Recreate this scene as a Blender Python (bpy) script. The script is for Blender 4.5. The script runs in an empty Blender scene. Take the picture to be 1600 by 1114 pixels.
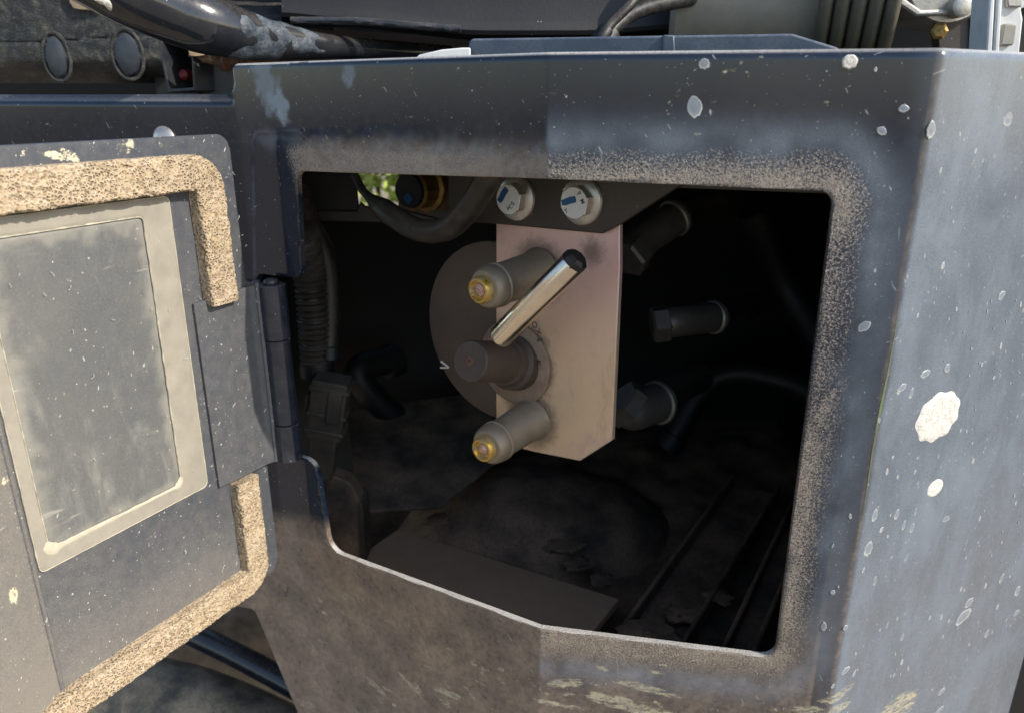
import bpy, math, random
import numpy as np
from mathutils import Vector, noise
random.seed(3); rng = np.random.default_rng(3)
R = math.radians
sc = bpy.context.scene
C = sc.collection

# ------------------------------------------------------------------ camera
FPX, PITCH, CZ = 1180.0, R(19), 1.30
cp, sp = math.cos(PITCH), math.sin(PITCH)
cam = bpy.data.cameras.new('camera'); cam_o = bpy.data.objects.new('camera', cam); C.objects.link(cam_o)
cam_o.location = (0, 0, CZ); cam_o.rotation_euler = (R(90) - PITCH, 0, 0)
cam.sensor_width = 36; cam.lens = FPX / 1600 * 36; cam.clip_start = .01; cam.clip_end = 500
cam.dof.use_dof = True; cam.dof.focus_distance = .46; cam.dof.aperture_fstop = 9.0
sc.camera = cam_o

# ------------------------------------------------------------------ sky, sun, exposure
SUN_EL = R(38); SH = Vector((math.cos(R(-24)), math.sin(R(-24))))
SUN = Vector((SH.x * math.cos(SUN_EL), SH.y * math.cos(SUN_EL), math.sin(SUN_EL)))
w = bpy.data.worlds.new('World'); sc.world = w; w.use_nodes = True
nt = w.node_tree; sky = nt.nodes.new('ShaderNodeTexSky'); sky.sky_type = 'NISHITA'; sky.sun_disc = False
sky.sun_elevation = SUN_EL; sky.sun_rotation = math.atan2(SH.x, SH.y)
nt.links.new(sky.outputs[0], nt.nodes['Background'].inputs[0]); nt.nodes['Background'].inputs[1].default_value = .15
sl = bpy.data.lights.new('sun', 'SUN'); sl.energy = 3.1; sl.angle = R(.5); sl.color = (1, .93, .82)
so = bpy.data.objects.new('sun', sl); C.objects.link(so); so.location = (2, -1, 4)
so.rotation_euler = SUN.to_track_quat('Z', 'Y').to_euler()
sc.view_settings.view_transform = 'Standard'; sc.view_settings.look = 'None'
sc.view_settings.gamma = 1; sc.view_settings.exposure = 0.75

# ------------------------------------------------------------------ geometry helpers
def ray(u, v):                     # direction in which a point of the photograph is seen, from the eye at (0,0,CZ)
    a = (557 - v) / FPX
    return np.array(((u - 800) / FPX, cp + a * sp, -sp + a * cp))
O3 = np.array((0, 0, CZ))
def at(u, v, Y): r = ray(u, v); return O3 + r * (Y / r[1])
def onz(u, v, z): r = ray(u, v); return O3 + r * ((z - CZ) / r[2])
class Plane:
    def __init__(s, p, n): s.p = np.array(p, float); s.n = np.array(n, float) / np.linalg.norm(n)
    def hit(s, u, v, off=0):
        r = ray(u, v); return O3 + r * (np.dot(s.p + s.n * off - O3, s.n) / np.dot(r, s.n))

def add_obj(name, verts, faces, m, parent=None, smooth=35, flat=False, bevel=0, attrs=None):
    me = bpy.data.meshes.new(name)
    verts = np.asarray(verts, float)
    if parent is not None and parent.get('_org'): verts = verts - np.array(parent['_org'])
    me.from_pydata(verts.tolist(), [], faces)
    me.update(); me.validate()
    if not flat:
        me.polygons.foreach_set('use_smooth', [True] * len(me.polygons))
        me.set_sharp_from_angle(angle=R(smooth))
    if attrs:
        for k, a in attrs.items():
            at_ = me.attributes.new(k, 'FLOAT', 'POINT'); at_.data.foreach_set('value', np.asarray(a, 'f'))
    me.materials.append(m)
    o = bpy.data.objects.new(name, me); C.objects.link(o)
    if parent is not None: o.parent = parent
    if bevel:
        b = o.modifiers.new('bevel', 'BEVEL'); b.width = bevel; b.segments = 2; b.limit_method = 'ANGLE'; b.angle_limit = R(40)
    return o
def thing(name, label, cat, loc, group=None):
    o = bpy.data.objects.new(name, None); C.objects.link(o)
    o.location = loc; o.empty_display_size = .02
    o['label'] = label; o['category'] = cat; o['_org'] = [float(x) for x in loc]
    if group: o['group'] = group
    return o
def sub(parent_mesh, name, verts, faces, m, **k):          # a sub-part: child of a part whose mesh is in the thing's space
    root = parent_mesh.parent
    o = add_obj(name, np.asarray(verts, float) - np.array(root['_org']), faces, m, None, **k)
    o.parent = parent_mesh
    return o
def tag(o, label, cat, group=None, kind=None):
    if label: o['label'] = label
    if cat: o['category'] = cat
    if group: o['group'] = group
    if kind: o['kind'] = kind
    return o

def frame(axis, up=(0, 0, 1)):
    a = Vector(axis).normalized(); u = Vector(up)
    if abs(a.dot(u)) > .95: u = Vector((1, 0, 0))
    x = u.cross(a).normalized(); y = a.cross(x)
    return np.array(a), np.array(x), np.array(y)
def lathe(org, axis, prof, n=32, hexn=None, rot=0, cap=True):   # prof: (distance, radius)
    a, x, y = frame(axis); org = np.array(org, float); V = []; Fc = []
    n = hexn or n
    for d, r in prof:
        for k in range(n):
            t = 2 * math.pi * k / n + rot
            V.append(org + a * d + (x * math.cos(t) + y * math.sin(t)) * r)
    for i in range(len(prof) - 1):
        for k in range(n):
            k2 = (k + 1) % n
            Fc.append((i * n + k, i * n + k2, (i + 1) * n + k2, (i + 1) * n + k))
    if cap:
        Fc.append(tuple(range(n))[::-1]); Fc.append(tuple((len(prof) - 1) * n + k for k in range(n)))
    return V, Fc
def catmull(P, per=8):
    P = [np.array(p, float) for p in P]; Q = [2 * P[0] - P[1]] + P + [2 * P[-1] - P[-2]]; out = []
    for i in range(1, len(Q) - 2):
        for j in range(per):
            t = j / per; a, b, c, d = Q[i - 1:i + 3]
            out.append(.5 * ((2 * b) + (c - a) * t + (2 * a - 5 * b + 4 * c - d) * t * t + (3 * b - a - 3 * c + d) * t ** 3))
    out.append(P[-1]); return out
def tube(P, r, n=16, per=8, smoothp=True, rf=None, wob=0):
    Q = catmull(P, per) if smoothp else [np.array(p, float) for p in P]
    V = []; Fc = []; px = None
    for i, q in enumerate(Q):
        t = Q[min(i + 1, len(Q) - 1)] - Q[max(i - 1, 0)]; t = t / (np.linalg.norm(t) + 1e-12)
        if px is None: _, px, _ = frame(t)
        px = px - t * np.dot(px, t); px /= np.linalg.norm(px); py = np.cross(t, px)
        rr = rf(i / (len(Q) - 1)) if rf else r
        for k in range(n):
            an = 2 * math.pi * k / n; dd = px * math.cos(an) + py * math.sin(an)
            s = rr
            if wob: s *= 1 + wob * noise.noise(Vector(q + dd * r) * (1.2 / r))
            V.append(q + dd * s)
    for i in range(len(Q) - 1):
        for k in range(n):
            k2 = (k + 1) % n; Fc.append((i * n + k, i * n + k2, (i + 1) * n + k2, (i + 1) * n + k))
    Fc.append(tuple(range(n))[::-1]); Fc.append(tuple((len(Q) - 1) * n + k for k in range(n)))
    return V, Fc
def join(*parts):
    V = []; Fc = []
    for v, f in parts:
        o = len(V); V += [np.array(q) for q in v]; Fc += [tuple(i + o for i in g) for g in f]
    return V, Fc
def slab(P, n, th):                 # polygon P (3-D points), front at P, thickness th away from n
    n = np.array(n, float) / np.linalg.norm(n); P = [np.array(p, float) for p in P]
    A = sum(np.cross(P[i], P[(i + 1) % len(P)]) for i in range(len(P)))
    if np.dot(A, n) < 0: P = P[::-1]
    k = len(P); V = P + [p - n * th for p in P]
    Fc = [tuple(range(k)), tuple(range(2 * k - 1, k - 1, -1))]
    for i in range(k): j = (i + 1) % k; Fc.append((i, i + k, j + k, j))
    return V, Fc
def box(c, sx, sy, sz, ax=None):
    c = np.array(c, float); ax = ax or ((1, 0, 0), (0, 1, 0), (0, 0, 1)); X, Y, Z = [np.array(a, float) for a in ax]
    V = [c + X * sx * i / 2 + Y * sy * j / 2 + Z * sz * k / 2 for i in (-1, 1) for j in (-1, 1) for k in (-1, 1)]
    return V, [(0, 1, 3, 2), (4, 6, 7, 5), (0, 4, 5, 1), (2, 3, 7, 6), (0, 2, 6, 4), (1, 5, 7, 3)]
def round_poly(P, rad, seg=8):
    P = [np.array(p, float) for p in P]; out = []; n = len(P)
    for i in range(n):
        r = rad[i] if hasattr(rad, '__len__') else rad
        a, b, c = P[i - 1], P[i], P[(i + 1) % n]
        if r <= 0: out.append(b); continue
        u = (a - b) / np.linalg.norm(a - b); v = (c - b) / np.linalg.norm(c - b)
        ang = math.acos(max(-1, min(1, float(np.dot(u, v))))); d = r / math.tan(ang / 2)
        d = min(d, .49 * np.linalg.norm(a - b), .49 * np.linalg.norm(c - b)); r = d * math.tan(ang / 2)
        p0, p1 = b + u * d, b + v * d; m = (u + v) / np.linalg.norm(u + v); cc = b + m * (r / math.sin(ang / 2))
        for k in range(seg + 1):
            t = k / seg; q = p0 * (1 - t) + p1 * t - cc; out.append(cc + q / np.linalg.norm(q) * r)
    return out
def sdf(poly, X):                   # signed distance, negative inside; X (N,2)
    poly = np.array(poly); A = poly; B = np.roll(poly, -1, 0); out = np.empty(len(X))
    for i in range(0, len(X), 20000):
        Q = X[i:i + 20000][:, None, :]; E_ = B - A; Wv = Q - A
        t = np.clip((Wv * E_).sum(2) / ((E_ * E_).sum(1) + 1e-18), 0, 1)
        d = np.sqrt((((Wv - t[..., None] * E_) ** 2).sum(2)).min(1))
        y = Q[..., 1]; c1 = (A[:, 1] <= y) & (B[:, 1] > y); c2 = (A[:, 1] > y) & (B[:, 1] <= y)
        cr = E_[:, 0] * Wv[..., 1] - E_[:, 1] * Wv[..., 0]
        wn = (c1 & (cr > 0)).sum(1) - (c2 & (cr < 0)).sum(1)
        out[i:i + 20000] = np.where(wn != 0, -d, d)
    return out
def sstep(a, b, x): t = np.clip((x - a) / (b - a), 0, 1); return t * t * (3 - 2 * t)
def nz(X, scale, seed=0, octv=3):   # fractal noise on (s, z) points, roughly -1..1
    return np.array([noise.fractal(Vector((a * scale, b * scale, seed)), .9, 2.1, octv) for a, b in X])

class Path:                         # a bent plate seen in plan; s runs along it, z is height
    def __init__(self, pts, rad, side=1, s0=0):
        P = [np.array(p, float) for p in pts]; out = [P[0]]
        for i in range(1, len(P) - 1):
            a, b, c = P[i - 1], P[i], P[i + 1]; u = (a - b) / np.linalg.norm(a - b); v = (c - b) / np.linalg.norm(c - b)
            ang = math.acos(float(np.dot(u, v))); r = rad[i - 1]; d = r / math.tan(ang / 2)
            p0, p1 = b + u * d, b + v * d; m = (u + v) / np.linalg.norm(u + v); cc = b + m * (r / math.sin(ang / 2))
            for k in range(9):
                q = p0 * (1 - k / 8) + p1 * k / 8 - cc; out.append(cc + q / np.linalg.norm(q) * r)
        out.append(P[-1]); Q = np.array(out); L = np.r_[0, np.cumsum(np.linalg.norm(np.diff(Q, axis=0), axis=1))]
        s = np.arange(0, L[-1], .0008); self.s = s; self.P = np.c_[np.interp(s, L, Q[:, 0]), np.interp(s, L, Q[:, 1])]
        T = np.gradient(self.P, axis=0); T /= np.linalg.norm(T, axis=1)[:, None]
        self.N = np.c_[T[:, 1], -T[:, 0]] * side
        self.side = side
    def shift(self, p):             # make s = 0 nearest plan point p
        i = np.argmin(np.linalg.norm(self.P - np.array(p), axis=1)); self.s = self.s - self.s[i]
    def pos(self, X, off=0):
        s = X[:, 0]; x = np.interp(s, self.s, self.P[:, 0]); y = np.interp(s, self.s, self.P[:, 1])
        nx = np.interp(s, self.s, self.N[:, 0]); ny = np.interp(s, self.s, self.N[:, 1])
        return np.c_[x + nx * off, y + ny * off, X[:, 1] + CZ]
    def hit(self, u, v, off=0):
        r = ray(u, v); q = self.P + self.N * off; f = q[:, 0] * r[1] - q[:, 1] * r[0]
        idx = np.where((f[:-1] * f[1:] <= 0))[0]
        idx = [i for i in idx if q[i, 1] > 0]
        i = min(idx, key=lambda j: q[j, 1]); t = f[i] / (f[i] - f[i + 1] + 1e-18)
        y = q[i, 1] * (1 - t) + q[i + 1, 1] * t
        return np.array((self.s[i] * (1 - t) + self.s[i + 1] * t, r[2] * y / r[1]))

def sheet(path, outer, hole, bnd, step, th, relief=None, edge_r=.0012, off0=0):
    s0, s1, z0, z1 = bnd; nx = int(round((s1 - s0) / step)) + 1; ny = int(round((z1 - z0) / step)) + 1
    S, Z = np.meshgrid(np.linspace(s0, s1, nx), np.linspace(z0, z1, ny), indexing='ij')
    X = np.c_[S.ravel(), Z.ravel()]
    d = sdf(outer, X)
    if hole is not None: d = np.maximum(d, -sdf(hole, X))
    ins = d < 0; idx = -np.ones(nx * ny, int); keep = np.where(ins)[0]; idx[keep] = np.arange(len(keep))
    pts = [X[keep]]; dd = [d[keep]]; extra = []; ek = {}; nk = len(keep)
    def cross(a, b):
        k = (a, b) if a < b else (b, a)
        if k not in ek:
            t = d[k[0]] / (d[k[0]] - d[k[1]]); t = min(max(t, .02), .98)
            ek[k] = nk + len(extra); extra.append(X[k[0]] * (1 - t) + X[k[1]] * t)
        return ek[k]
    I, J = np.meshgrid(np.arange(nx - 1), np.arange(ny - 1), indexing='ij'); c0 = (I * ny + J).ravel()
    Q = np.c_[c0, c0 + ny, c0 + ny + 1, c0 + 1]; cnt = ins[Q].sum(1)
    faces = [tuple(f) for f in idx[Q[cnt == 4]].tolist()]; bedges = []
    for q in Q[(cnt > 0) & (cnt < 4)].tolist():
        poly = []; cr = []
        for k in range(4):
            a, b = q[k], q[(k + 1) % 4]
            if ins[a]: poly.append(int(idx[a]))
            if ins[a] != ins[b]: c = cross(a, b); poly.append(c); cr.append((len(poly) - 1, ins[a]))
        if len(poly) >= 3: faces.append(tuple(poly))
        if len(cr) == 2:
            (i0, a0), (i1, a1) = cr
            bedges.append((poly[i0], poly[i1]) if a0 else (poly[i1], poly[i0]))
    P2 = np.vstack(pts + ([np.array(extra)] if extra else [])); D = np.r_[np.concatenate(dd), np.zeros(len(extra))]
    rel = relief(P2) if relief is not None else np.zeros(len(P2))
    q = np.clip(-D, 0, edge_r); drop = edge_r - np.sqrt(np.maximum(0, edge_r ** 2 - (edge_r - q) ** 2))
    fr = path.pos(P2, 0); nn = path.pos(P2, 1) - fr
    front = fr + nn * (off0 + rel - drop)[:, None]; back = fr + nn * (off0 + rel - th)[:, None]
    n = len(P2); V = np.vstack([front, back])
    if path.side < 0: faces = [f[::-1] for f in faces]; bedges = [(b, a) for a, b in bedges]
    F_ = faces + [tuple(i + n for i in f[::-1]) for f in faces] + [(a, a + n, b + n, b) for a, b in bedges]
    return V, F_, P2, D
def dbl(a): return np.r_[a, a]

# ------------------------------------------------------------------ materials
class G:
    def __init__(s, name):
        s.m = bpy.data.materials.new(name); s.m.use_nodes = True; s.t = s.m.node_tree; s.b = s.t.nodes['Principled BSDF']
        s.co = s.t.nodes.new('ShaderNodeTexCoord').outputs['Object']
    def n(s, ty, ins=None, **p):
        x = s.t.nodes.new(ty)
        for k, v in p.items(): setattr(x, k, v)
        for k, v in (ins or {}).items(): s.set(x.inputs[k], v)
        return x
    def set(s, i, v):
        if isinstance(v, bpy.types.NodeSocket): s.t.links.new(v, i)
        else:
            if i.type == 'RGBA' and len(v) == 3: v = (*v, 1)
            i.default_value = v
    def M(s, op, a, b=0, c=None, clamp=False):
        x = s.n('ShaderNodeMath', operation=op, use_clamp=clamp); s.set(x.inputs[0], a); s.set(x.inputs[1], b)
        if c is not None: s.set(x.inputs[2], c)
        return x.outputs[0]
    def noise(s, scale, det=4, rough=.6, co=None, dist=0): return s.n('ShaderNodeTexNoise', {'Vector': co or s.co, 'Scale': scale, 'Detail': det, 'Roughness': rough, 'Distortion': dist}).outputs['Fac']
    def scaled(s, v): return s.n('ShaderNodeMapping', {'Vector': s.co, 'Scale': v}).outputs[0]
    def ramp(s, x, a, b, lo=0., hi=1.):
        return s.n('ShaderNodeMapRange', {'Value': x, 'From Min': a, 'From Max': b, 'To Min': lo, 'To Max': hi}, clamp=True, interpolation_type='SMOOTHSTEP').outputs[0]
    def mix(s, f, a, b):
        x = s.n('ShaderNodeMix', data_type='RGBA'); s.set(x.inputs['Factor'], f); s.set(x.inputs[6], a); s.set(x.inputs[7], b); return x.outputs[2]
    def fmix(s, f, a, b):
        x = s.n('ShaderNodeMix', data_type='FLOAT'); s.set(x.inputs['Factor'], f); s.set(x.inputs[2], a); s.set(x.inputs[3], b); return x.outputs[0]
    def attr(s, k): return s.n('ShaderNodeAttribute', attribute_name=k).outputs['Fac']
    def upz(s):
        g = s.n('ShaderNodeNewGeometry'); x = s.n('ShaderNodeSeparateXYZ', {0: g.outputs['Normal']}); return x.outputs[2]
    def bump(s, h, st, dist=.001):
        x = s.n('ShaderNodeBump', {'Height': h, 'Strength': st, 'Distance': dist}); s.set(s.b.inputs['Normal'], x.outputs[0]); return x
    def done(s, col, rough, metal=0, spec=.5, coat=0):
        s.set(s.b.inputs['Base Color'], col); s.set(s.b.inputs['Roughness'], rough); s.set(s.b.inputs['Metallic'], metal)
        s.b.inputs['Specular IOR Level'].default_value = spec; s.b.inputs['Coat Weight'].default_value = coat
        return s.m
def specks(g, scale, dens, size=.18):            # sparse small flecks
    v = g.n('ShaderNodeTexVoronoi', {'Vector': g.co, 'Scale': scale, 'Randomness': 1.})
    r = g.n('ShaderNodeSeparateColor', {0: v.outputs['Color']})
    on = g.M('LESS_THAN', r.outputs[0], dens); sz = g.M('MULTIPLY', r.outputs[1], size)
    return g.M('MULTIPLY', on, g.M('LESS_THAN', v.outputs['Distance'], sz))

def streaks(g, rot, scale, dens, ratio=.12, size=.3):        # sparse short scratches
    mp = g.n('ShaderNodeMapping', {'Vector': g.n('ShaderNodeMapping', {'Vector': g.co, 'Rotation': rot}).outputs[0], 'Scale': (1, 1, ratio)}).outputs[0]
    wob = g.n('ShaderNodeVectorMath', {0: mp, 1: g.n('ShaderNodeVectorMath', {0: g.n('ShaderNodeTexNoise', {'Vector': g.co, 'Scale': 150.}).outputs['Color'], 1: (.0022, .0022, .0022)}, operation='MULTIPLY').outputs[0]}, operation='ADD').outputs[0]
    v = g.n('ShaderNodeTexVoronoi', {'Vector': wob, 'Scale': scale}); r = g.n('ShaderNodeSeparateColor', {0: v.outputs['Color']})
    return g.M('MULTIPLY', g.M('LESS_THAN', r.outputs[0], dens), g.M('LESS_THAN', v.outputs['Distance'], g.M('MULTIPLY', r.outputs[2], size)))
def dusty(name, base, rough=.4, metal=0., dust=(.22, .18, .13), amt=.3, up=.5, bsc=30, fine=500, bump=.15, spec=.5, var=.3, fleck=.04, attr=None, drough=.85, coat=0):
    g = G(name); big = g.noise(bsc, 6, .65); fn = g.noise(fine, 3, .7)
    u = g.M('MULTIPLY', g.ramp(g.upz(), .1, .9), up)
    f = g.M('ADD', g.M('MULTIPLY', g.ramp(big, .3, .75), amt), u)
    if attr: f = g.M('ADD', f, g.attr(attr))
    f = g.M('MULTIPLY', f, g.ramp(fn, .25, .7, .45, 1.25), clamp=True)
    b2 = tuple(min(1, c * (1 - var)) for c in base)
    col = g.mix(g.noise(bsc * 2.3, 4), b2, tuple(min(1, c * (1 + var)) for c in base))
    col = g.mix(f, col, g.mix(g.noise(bsc * 4, 3), dust, tuple(c * .6 for c in dust)))
    if fleck: col = g.mix(g.M('MULTIPLY', specks(g, 420, fleck), .8), col, (.5, .46, .38))
    g.bump(g.M('ADD', g.M('MULTIPLY', fn, .4), big), bump, .002)
    return g.done(col, g.fmix(f, rough, drough), g.fmix(f, metal, 0.) if metal else 0, spec, coat)

def paint_panel():
    g = G('navy_paint_weathered')
    fn = g.noise(1300, 2, .8); md = g.noise(220, 5, .7); bg = g.noise(22, 6, .6)
    base = g.mix(bg, (.003, .008, .020), (.007, .014, .027))
    stv = g.noise(34, 5, .7, g.scaled((1, 1, .45)), .6)
    film = g.M('MULTIPLY', g.attr('film'), g.ramp(md, .25, .75, .55, 1.2), clamp=True)
    col = g.mix(film, base, g.mix(bg, (.34, .255, .180), (.17, .135, .105)))
    sm = g.M('MULTIPLY', g.M('MULTIPLY', g.attr('smear_and_reflection'), g.ramp(stv, .3, .7, .75, 1.1)), g.ramp(fn, .3, .7, .8, 1.15), clamp=True)
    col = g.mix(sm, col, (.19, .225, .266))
    rs = g.M('ADD', g.M('MULTIPLY', g.attr('residue'), .95), g.M('MULTIPLY', g.M('SUBTRACT', g.noise(850, 3, .85), .5), 3.4))
    res = g.M('MULTIPLY', g.ramp(rs, .15, 1.5), g.ramp(g.attr('residue'), .02, .2))
    col = g.mix(res, col, g.mix(fn, (.20, .17, .14), (.50, .42, .32)))
    ch = g.ramp(g.M('MULTIPLY', g.attr('scrape'), g.ramp(g.noise(230, 6, .85, g.scaled((.5, .5, 2.))), .38, .62, .0, 1.5)), .2, .85)
    col = g.mix(g.M('MULTIPLY', ch, .85), col, g.mix(g.ramp(g.noise(300, 4, .8), .35, .65), (.50, .44, .27), (.26, .25, .22)))
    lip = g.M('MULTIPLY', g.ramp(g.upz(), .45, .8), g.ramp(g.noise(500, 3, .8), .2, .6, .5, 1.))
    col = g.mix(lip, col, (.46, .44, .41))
    fl = g.M('MAXIMUM', specks(g, 330, .10, .16), g.M('MULTIPLY', specks(g, 800, .10, .25), .6))
    scr = g.ramp(g.noise(420, 2, .5, g.n('ShaderNodeMapping', {'Vector': g.co, 'Rotation': (.3, .5, .8), 'Scale': (.06, 1, 1)}).outputs[0]), .74, .80)
    scr = g.M('MULTIPLY', scr, g.ramp(g.noise(9, 2), .45, .6))
    st = g.M('MAXIMUM', g.M('MAXIMUM', streaks(g, (.2, .5, .3), 520, .08, .12, .25), streaks(g, (.1, -1.2, .3), 600, .06, .1, .25)), g.M('MULTIPLY', streaks(g, (0, .15, .5), 300, .05, .05, .16), .5))
    fl = g.M('MAXIMUM', fl, g.M('MAXIMUM', g.M('MULTIPLY', scr, .5), g.M('MULTIPLY', st, .55)))
    blot = g.M('MULTIPLY', g.ramp(g.noise(38, 6, .75, dist=1.), .50, .62), film)
    col = g.mix(g.M('MULTIPLY', blot, .30), col, (.05, .046, .042))
    col = g.mix(g.M('MULTIPLY', fl, .75), col, (.48, .47, .44))
    dull = g.M('MAXIMUM', g.M('MAXIMUM', g.M('MULTIPLY', film, .8), res), g.M('MULTIPLY', sm, .55), clamp=True)
    rough = g.fmix(dull, g.ramp(md, .3, .8, .07, .17), .62)
    h = g.M('ADD', g.M('MULTIPLY', res, g.M('ADD', .6, fn)), g.M('MULTIPLY', md, g.M('ADD', g.M('MULTIPLY', film, .12), .012)))
    g.bump(h, .55, .0012)
    return g.done(col, rough, 0, .5)
M_panel = paint_panel()
def door_paint():
    g = G('dusty_door_paint'); fn = g.noise(1500, 2, .8); md = g.noise(140, 5, .7); bg = g.noise(18, 5, .6)
    base = g.mix(bg, (.028, .037, .054), (.052, .062, .080))
    f = g.M('MULTIPLY', g.M('ADD', g.ramp(md, .2, .8, .04, .30), g.attr('film')), g.ramp(fn, .3, .7, .6, 1.3), clamp=True)
    col = g.mix(f, base, (.225, .205, .175))
    ch = g.ramp(g.M('MULTIPLY', g.attr('scrape'), g.ramp(g.noise(160, 5, .8), .38, .60, .0, 1.5)), .35, .75)
    col = g.mix(ch, col, (.62, .55, .38))
    fl = g.M('MAXIMUM', specks(g, 300, .14, .17), g.M('MULTIPLY', specks(g, 900, .12, .3), .6))
    scr = g.ramp(g.noise(300, 2, .5, g.n('ShaderNodeMapping', {'Vector': g.co, 'Rotation': (.9, .5, .2), 'Scale': (.08, .08, 1)}).outputs[0]), .76, .82)
    st = g.M('MAXIMUM', streaks(g, (.3, .9, .2), 450, .08, .14, .22), streaks(g, (.3, -.6, .2), 560, .07, .12, .25))
    col = g.mix(g.M('MAXIMUM', g.M('MAXIMUM', g.M('MULTIPLY', fl, .7), g.M('MULTIPLY', st, .6)), g.M('MULTIPLY', scr, .3)), col, (.65, .63, .57))
    g.bump(g.M('ADD', fn, md), .18, .0008)
    return g.done(col, g.fmix(f, .38, .75), 0, .5)
M_door = door_paint()
def foam_mat():
    g = G('perished_foam'); v = g.n('ShaderNodeTexVoronoi', {'Vector': g.co, 'Scale': 560, 'Randomness': 1.})
    n1 = g.noise(45, 4); n2 = g.noise(500, 3)
    col = g.mix(g.ramp(n1, .3, .7), (.40, .30, .18), (.50, .385, .25))
    col = g.mix(g.ramp(n2, .35, .75, 0, .5), col, (.62, .54, .43))
    col = g.mix(g.ramp(g.noise(22, 5, .7), .50, .72, 0, .45), col, (.24, .19, .14))
    ve = g.n('ShaderNodeTexVoronoi', {'Vector': g.co, 'Scale': 520, 'Randomness': 1.}, feature='DISTANCE_TO_EDGE').outputs['Distance']
    vd = g.M('MULTIPLY', g.ramp(ve, .10, .38), g.ramp(g.noise(60, 5, .75), .3, .65, .12, 1.))
    col = g.mix(g.M('MAXIMUM', g.M('MULTIPLY', g.attr('pore'), .8, clamp=True), g.M('MULTIPLY', vd, .6)), col, (.13, .09, .06))  # shade inside the pores is painted in as darker colour
    g.bump(g.M('SUBTRACT', g.M('MULTIPLY', vd, -1.), g.M('MULTIPLY', n2, .4)), 1., .0011)
    return g.done(col, .95, 0, .2)
M_foam = foam_mat()
M_border = dusty('aged_plastic_border', (.27, .25, .205), .45, dust=(.46, .41, .33), amt=.75, up=0, bsc=60, fine=900, bump=.1, var=.2, fleck=.12)
M_glue = dusty('dried_dirt_line', (.50, .46, .35), .9, dust=(.40, .35, .26), amt=.6, up=0, bump=.3, fleck=0)
def film_mat():
    g = G('clouded_clear_film'); md = g.noise(90, 5, .7); fn = g.noise(900, 3, .8); bg = g.noise(16, 5, .55, dist=.4)
    col = g.mix(bg, (.085, .095, .105), (.16, .155, .14))
    col = g.mix(g.M('MULTIPLY', g.ramp(g.M('ADD', g.attr('edge'), g.M('MULTIPLY', md, .5)), .3, 1.3), .7), col, (.30, .285, .24))
    col = g.mix(g.ramp(fn, .5, .75, 0, .35), col, (.32, .30, .25))
    sw = g.noise(55, 3, .6, g.n('ShaderNodeMapping', {'Vector': g.co, 'Rotation': (.5, .2, .1), 'Scale': (.2, .2, 1)}).outputs[0], dist=1.5)
    st = g.M('MAXIMUM', streaks(g, (.3, .9, .2), 420, .10, .10, .22), g.M('MAXIMUM', streaks(g, (.3, -.5, .2), 500, .10, .12, .25), streaks(g, (.1, .25, .2), 260, .08, .05, .12)))
    fl = g.M('MAXIMUM', g.M('MAXIMUM', specks(g, 300, .05, .16), g.M('MULTIPLY', st, .55)), g.ramp(sw, .66, .76, 0, .7))
    wp = g.noise(30, 6, .75, g.n('ShaderNodeMapping', {'Vector': g.co, 'Rotation': (.7, .2, .1), 'Scale': (1, 1, .35)}).outputs[0], dist=1.)
    col = g.mix(g.ramp(wp, .5, .75, 0, .5), col, (.30, .29, .255))
    col = g.mix(fl, col, (.62, .59, .48))
    g.bump(g.M('ADD', md, g.M('MULTIPLY', bg, 2)), .16, .0015)
    return g.done(col, g.ramp(md, .3, .7, .22, .42), 0, .5)
M_film = film_mat()
M_black = dusty('black_gloss_paint', (.008, .011, .017), .12, dust=(.20, .17, .13), amt=.12, up=.15, bsc=40, bump=.05, fleck=.03, coat=.3)
M_blackdust = dusty('black_dusty_paint', (.014, .018, .026), .30, dust=(.17, .15, .13), amt=.35, up=.2, bsc=60, bump=.12, fleck=.06)
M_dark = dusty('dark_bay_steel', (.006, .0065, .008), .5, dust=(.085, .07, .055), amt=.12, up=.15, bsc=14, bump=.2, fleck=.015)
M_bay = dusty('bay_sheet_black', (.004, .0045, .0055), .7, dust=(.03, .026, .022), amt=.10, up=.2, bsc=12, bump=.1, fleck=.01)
M_brown = dusty('brown_black_bracket_steel', (.030, .024, .019), .42, dust=(.10, .08, .06), amt=.35, up=.3, bsc=30, bump=.1, fleck=.05)
M_rubber = dusty('dark_rubber_hose', (.008, .008, .008), .42, dust=(.15, .12, .09), amt=.35, up=.45, bsc=70, bump=.25, fleck=.08)
M_floor = dusty('muddy_tray', (.03, .026, .022), .8, dust=(.40, .265, .165), amt=1., up=.1, bsc=20, bump=.5, fleck=.03)
M_board = dusty('dusty_brown_board', (.34, .22, .14), .85, dust=(.50, .35, .22), amt=.6, up=.3, bsc=25, bump=.1, fleck=.02)
M_tan = dusty('dried_clay', (.30, .22, .14), .95, dust=(.36, .29, .20), amt=.5, up=.2, bump=.5, fleck=0)
M_rust = dusty('rusty_brown_steel', (.13, .055, .028), .85, dust=(.22, .15, .09), amt=.5, up=.2, bsc=60, bump=.5, fleck=0)
M_alu = dusty('cast_aluminium', (.42, .40, .36), .35, metal=.7, dust=(.2, .18, .15), amt=.3, up=.1, bsc=60, bump=.25, fleck=.03)
M_steel = dusty('dusty_steel', (.50, .47, .43), .30, metal=.9, dust=(.32, .28, .23), amt=.25, up=.15, bsc=90, bump=.08, fleck=.04)
M_rod = dusty('bright_steel_rod', (.78, .69, .57), .20, metal=1., dust=(.32, .26, .19), amt=.05, up=.0, bsc=30, bump=.05, fleck=.03)
M_sleeve = dusty('grey_sleeve_dusty', (.27, .22, .155), .40, metal=.5, dust=(.34, .27, .19), amt=.5, up=.2, bsc=60, bump=.08, fleck=.05)
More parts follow.
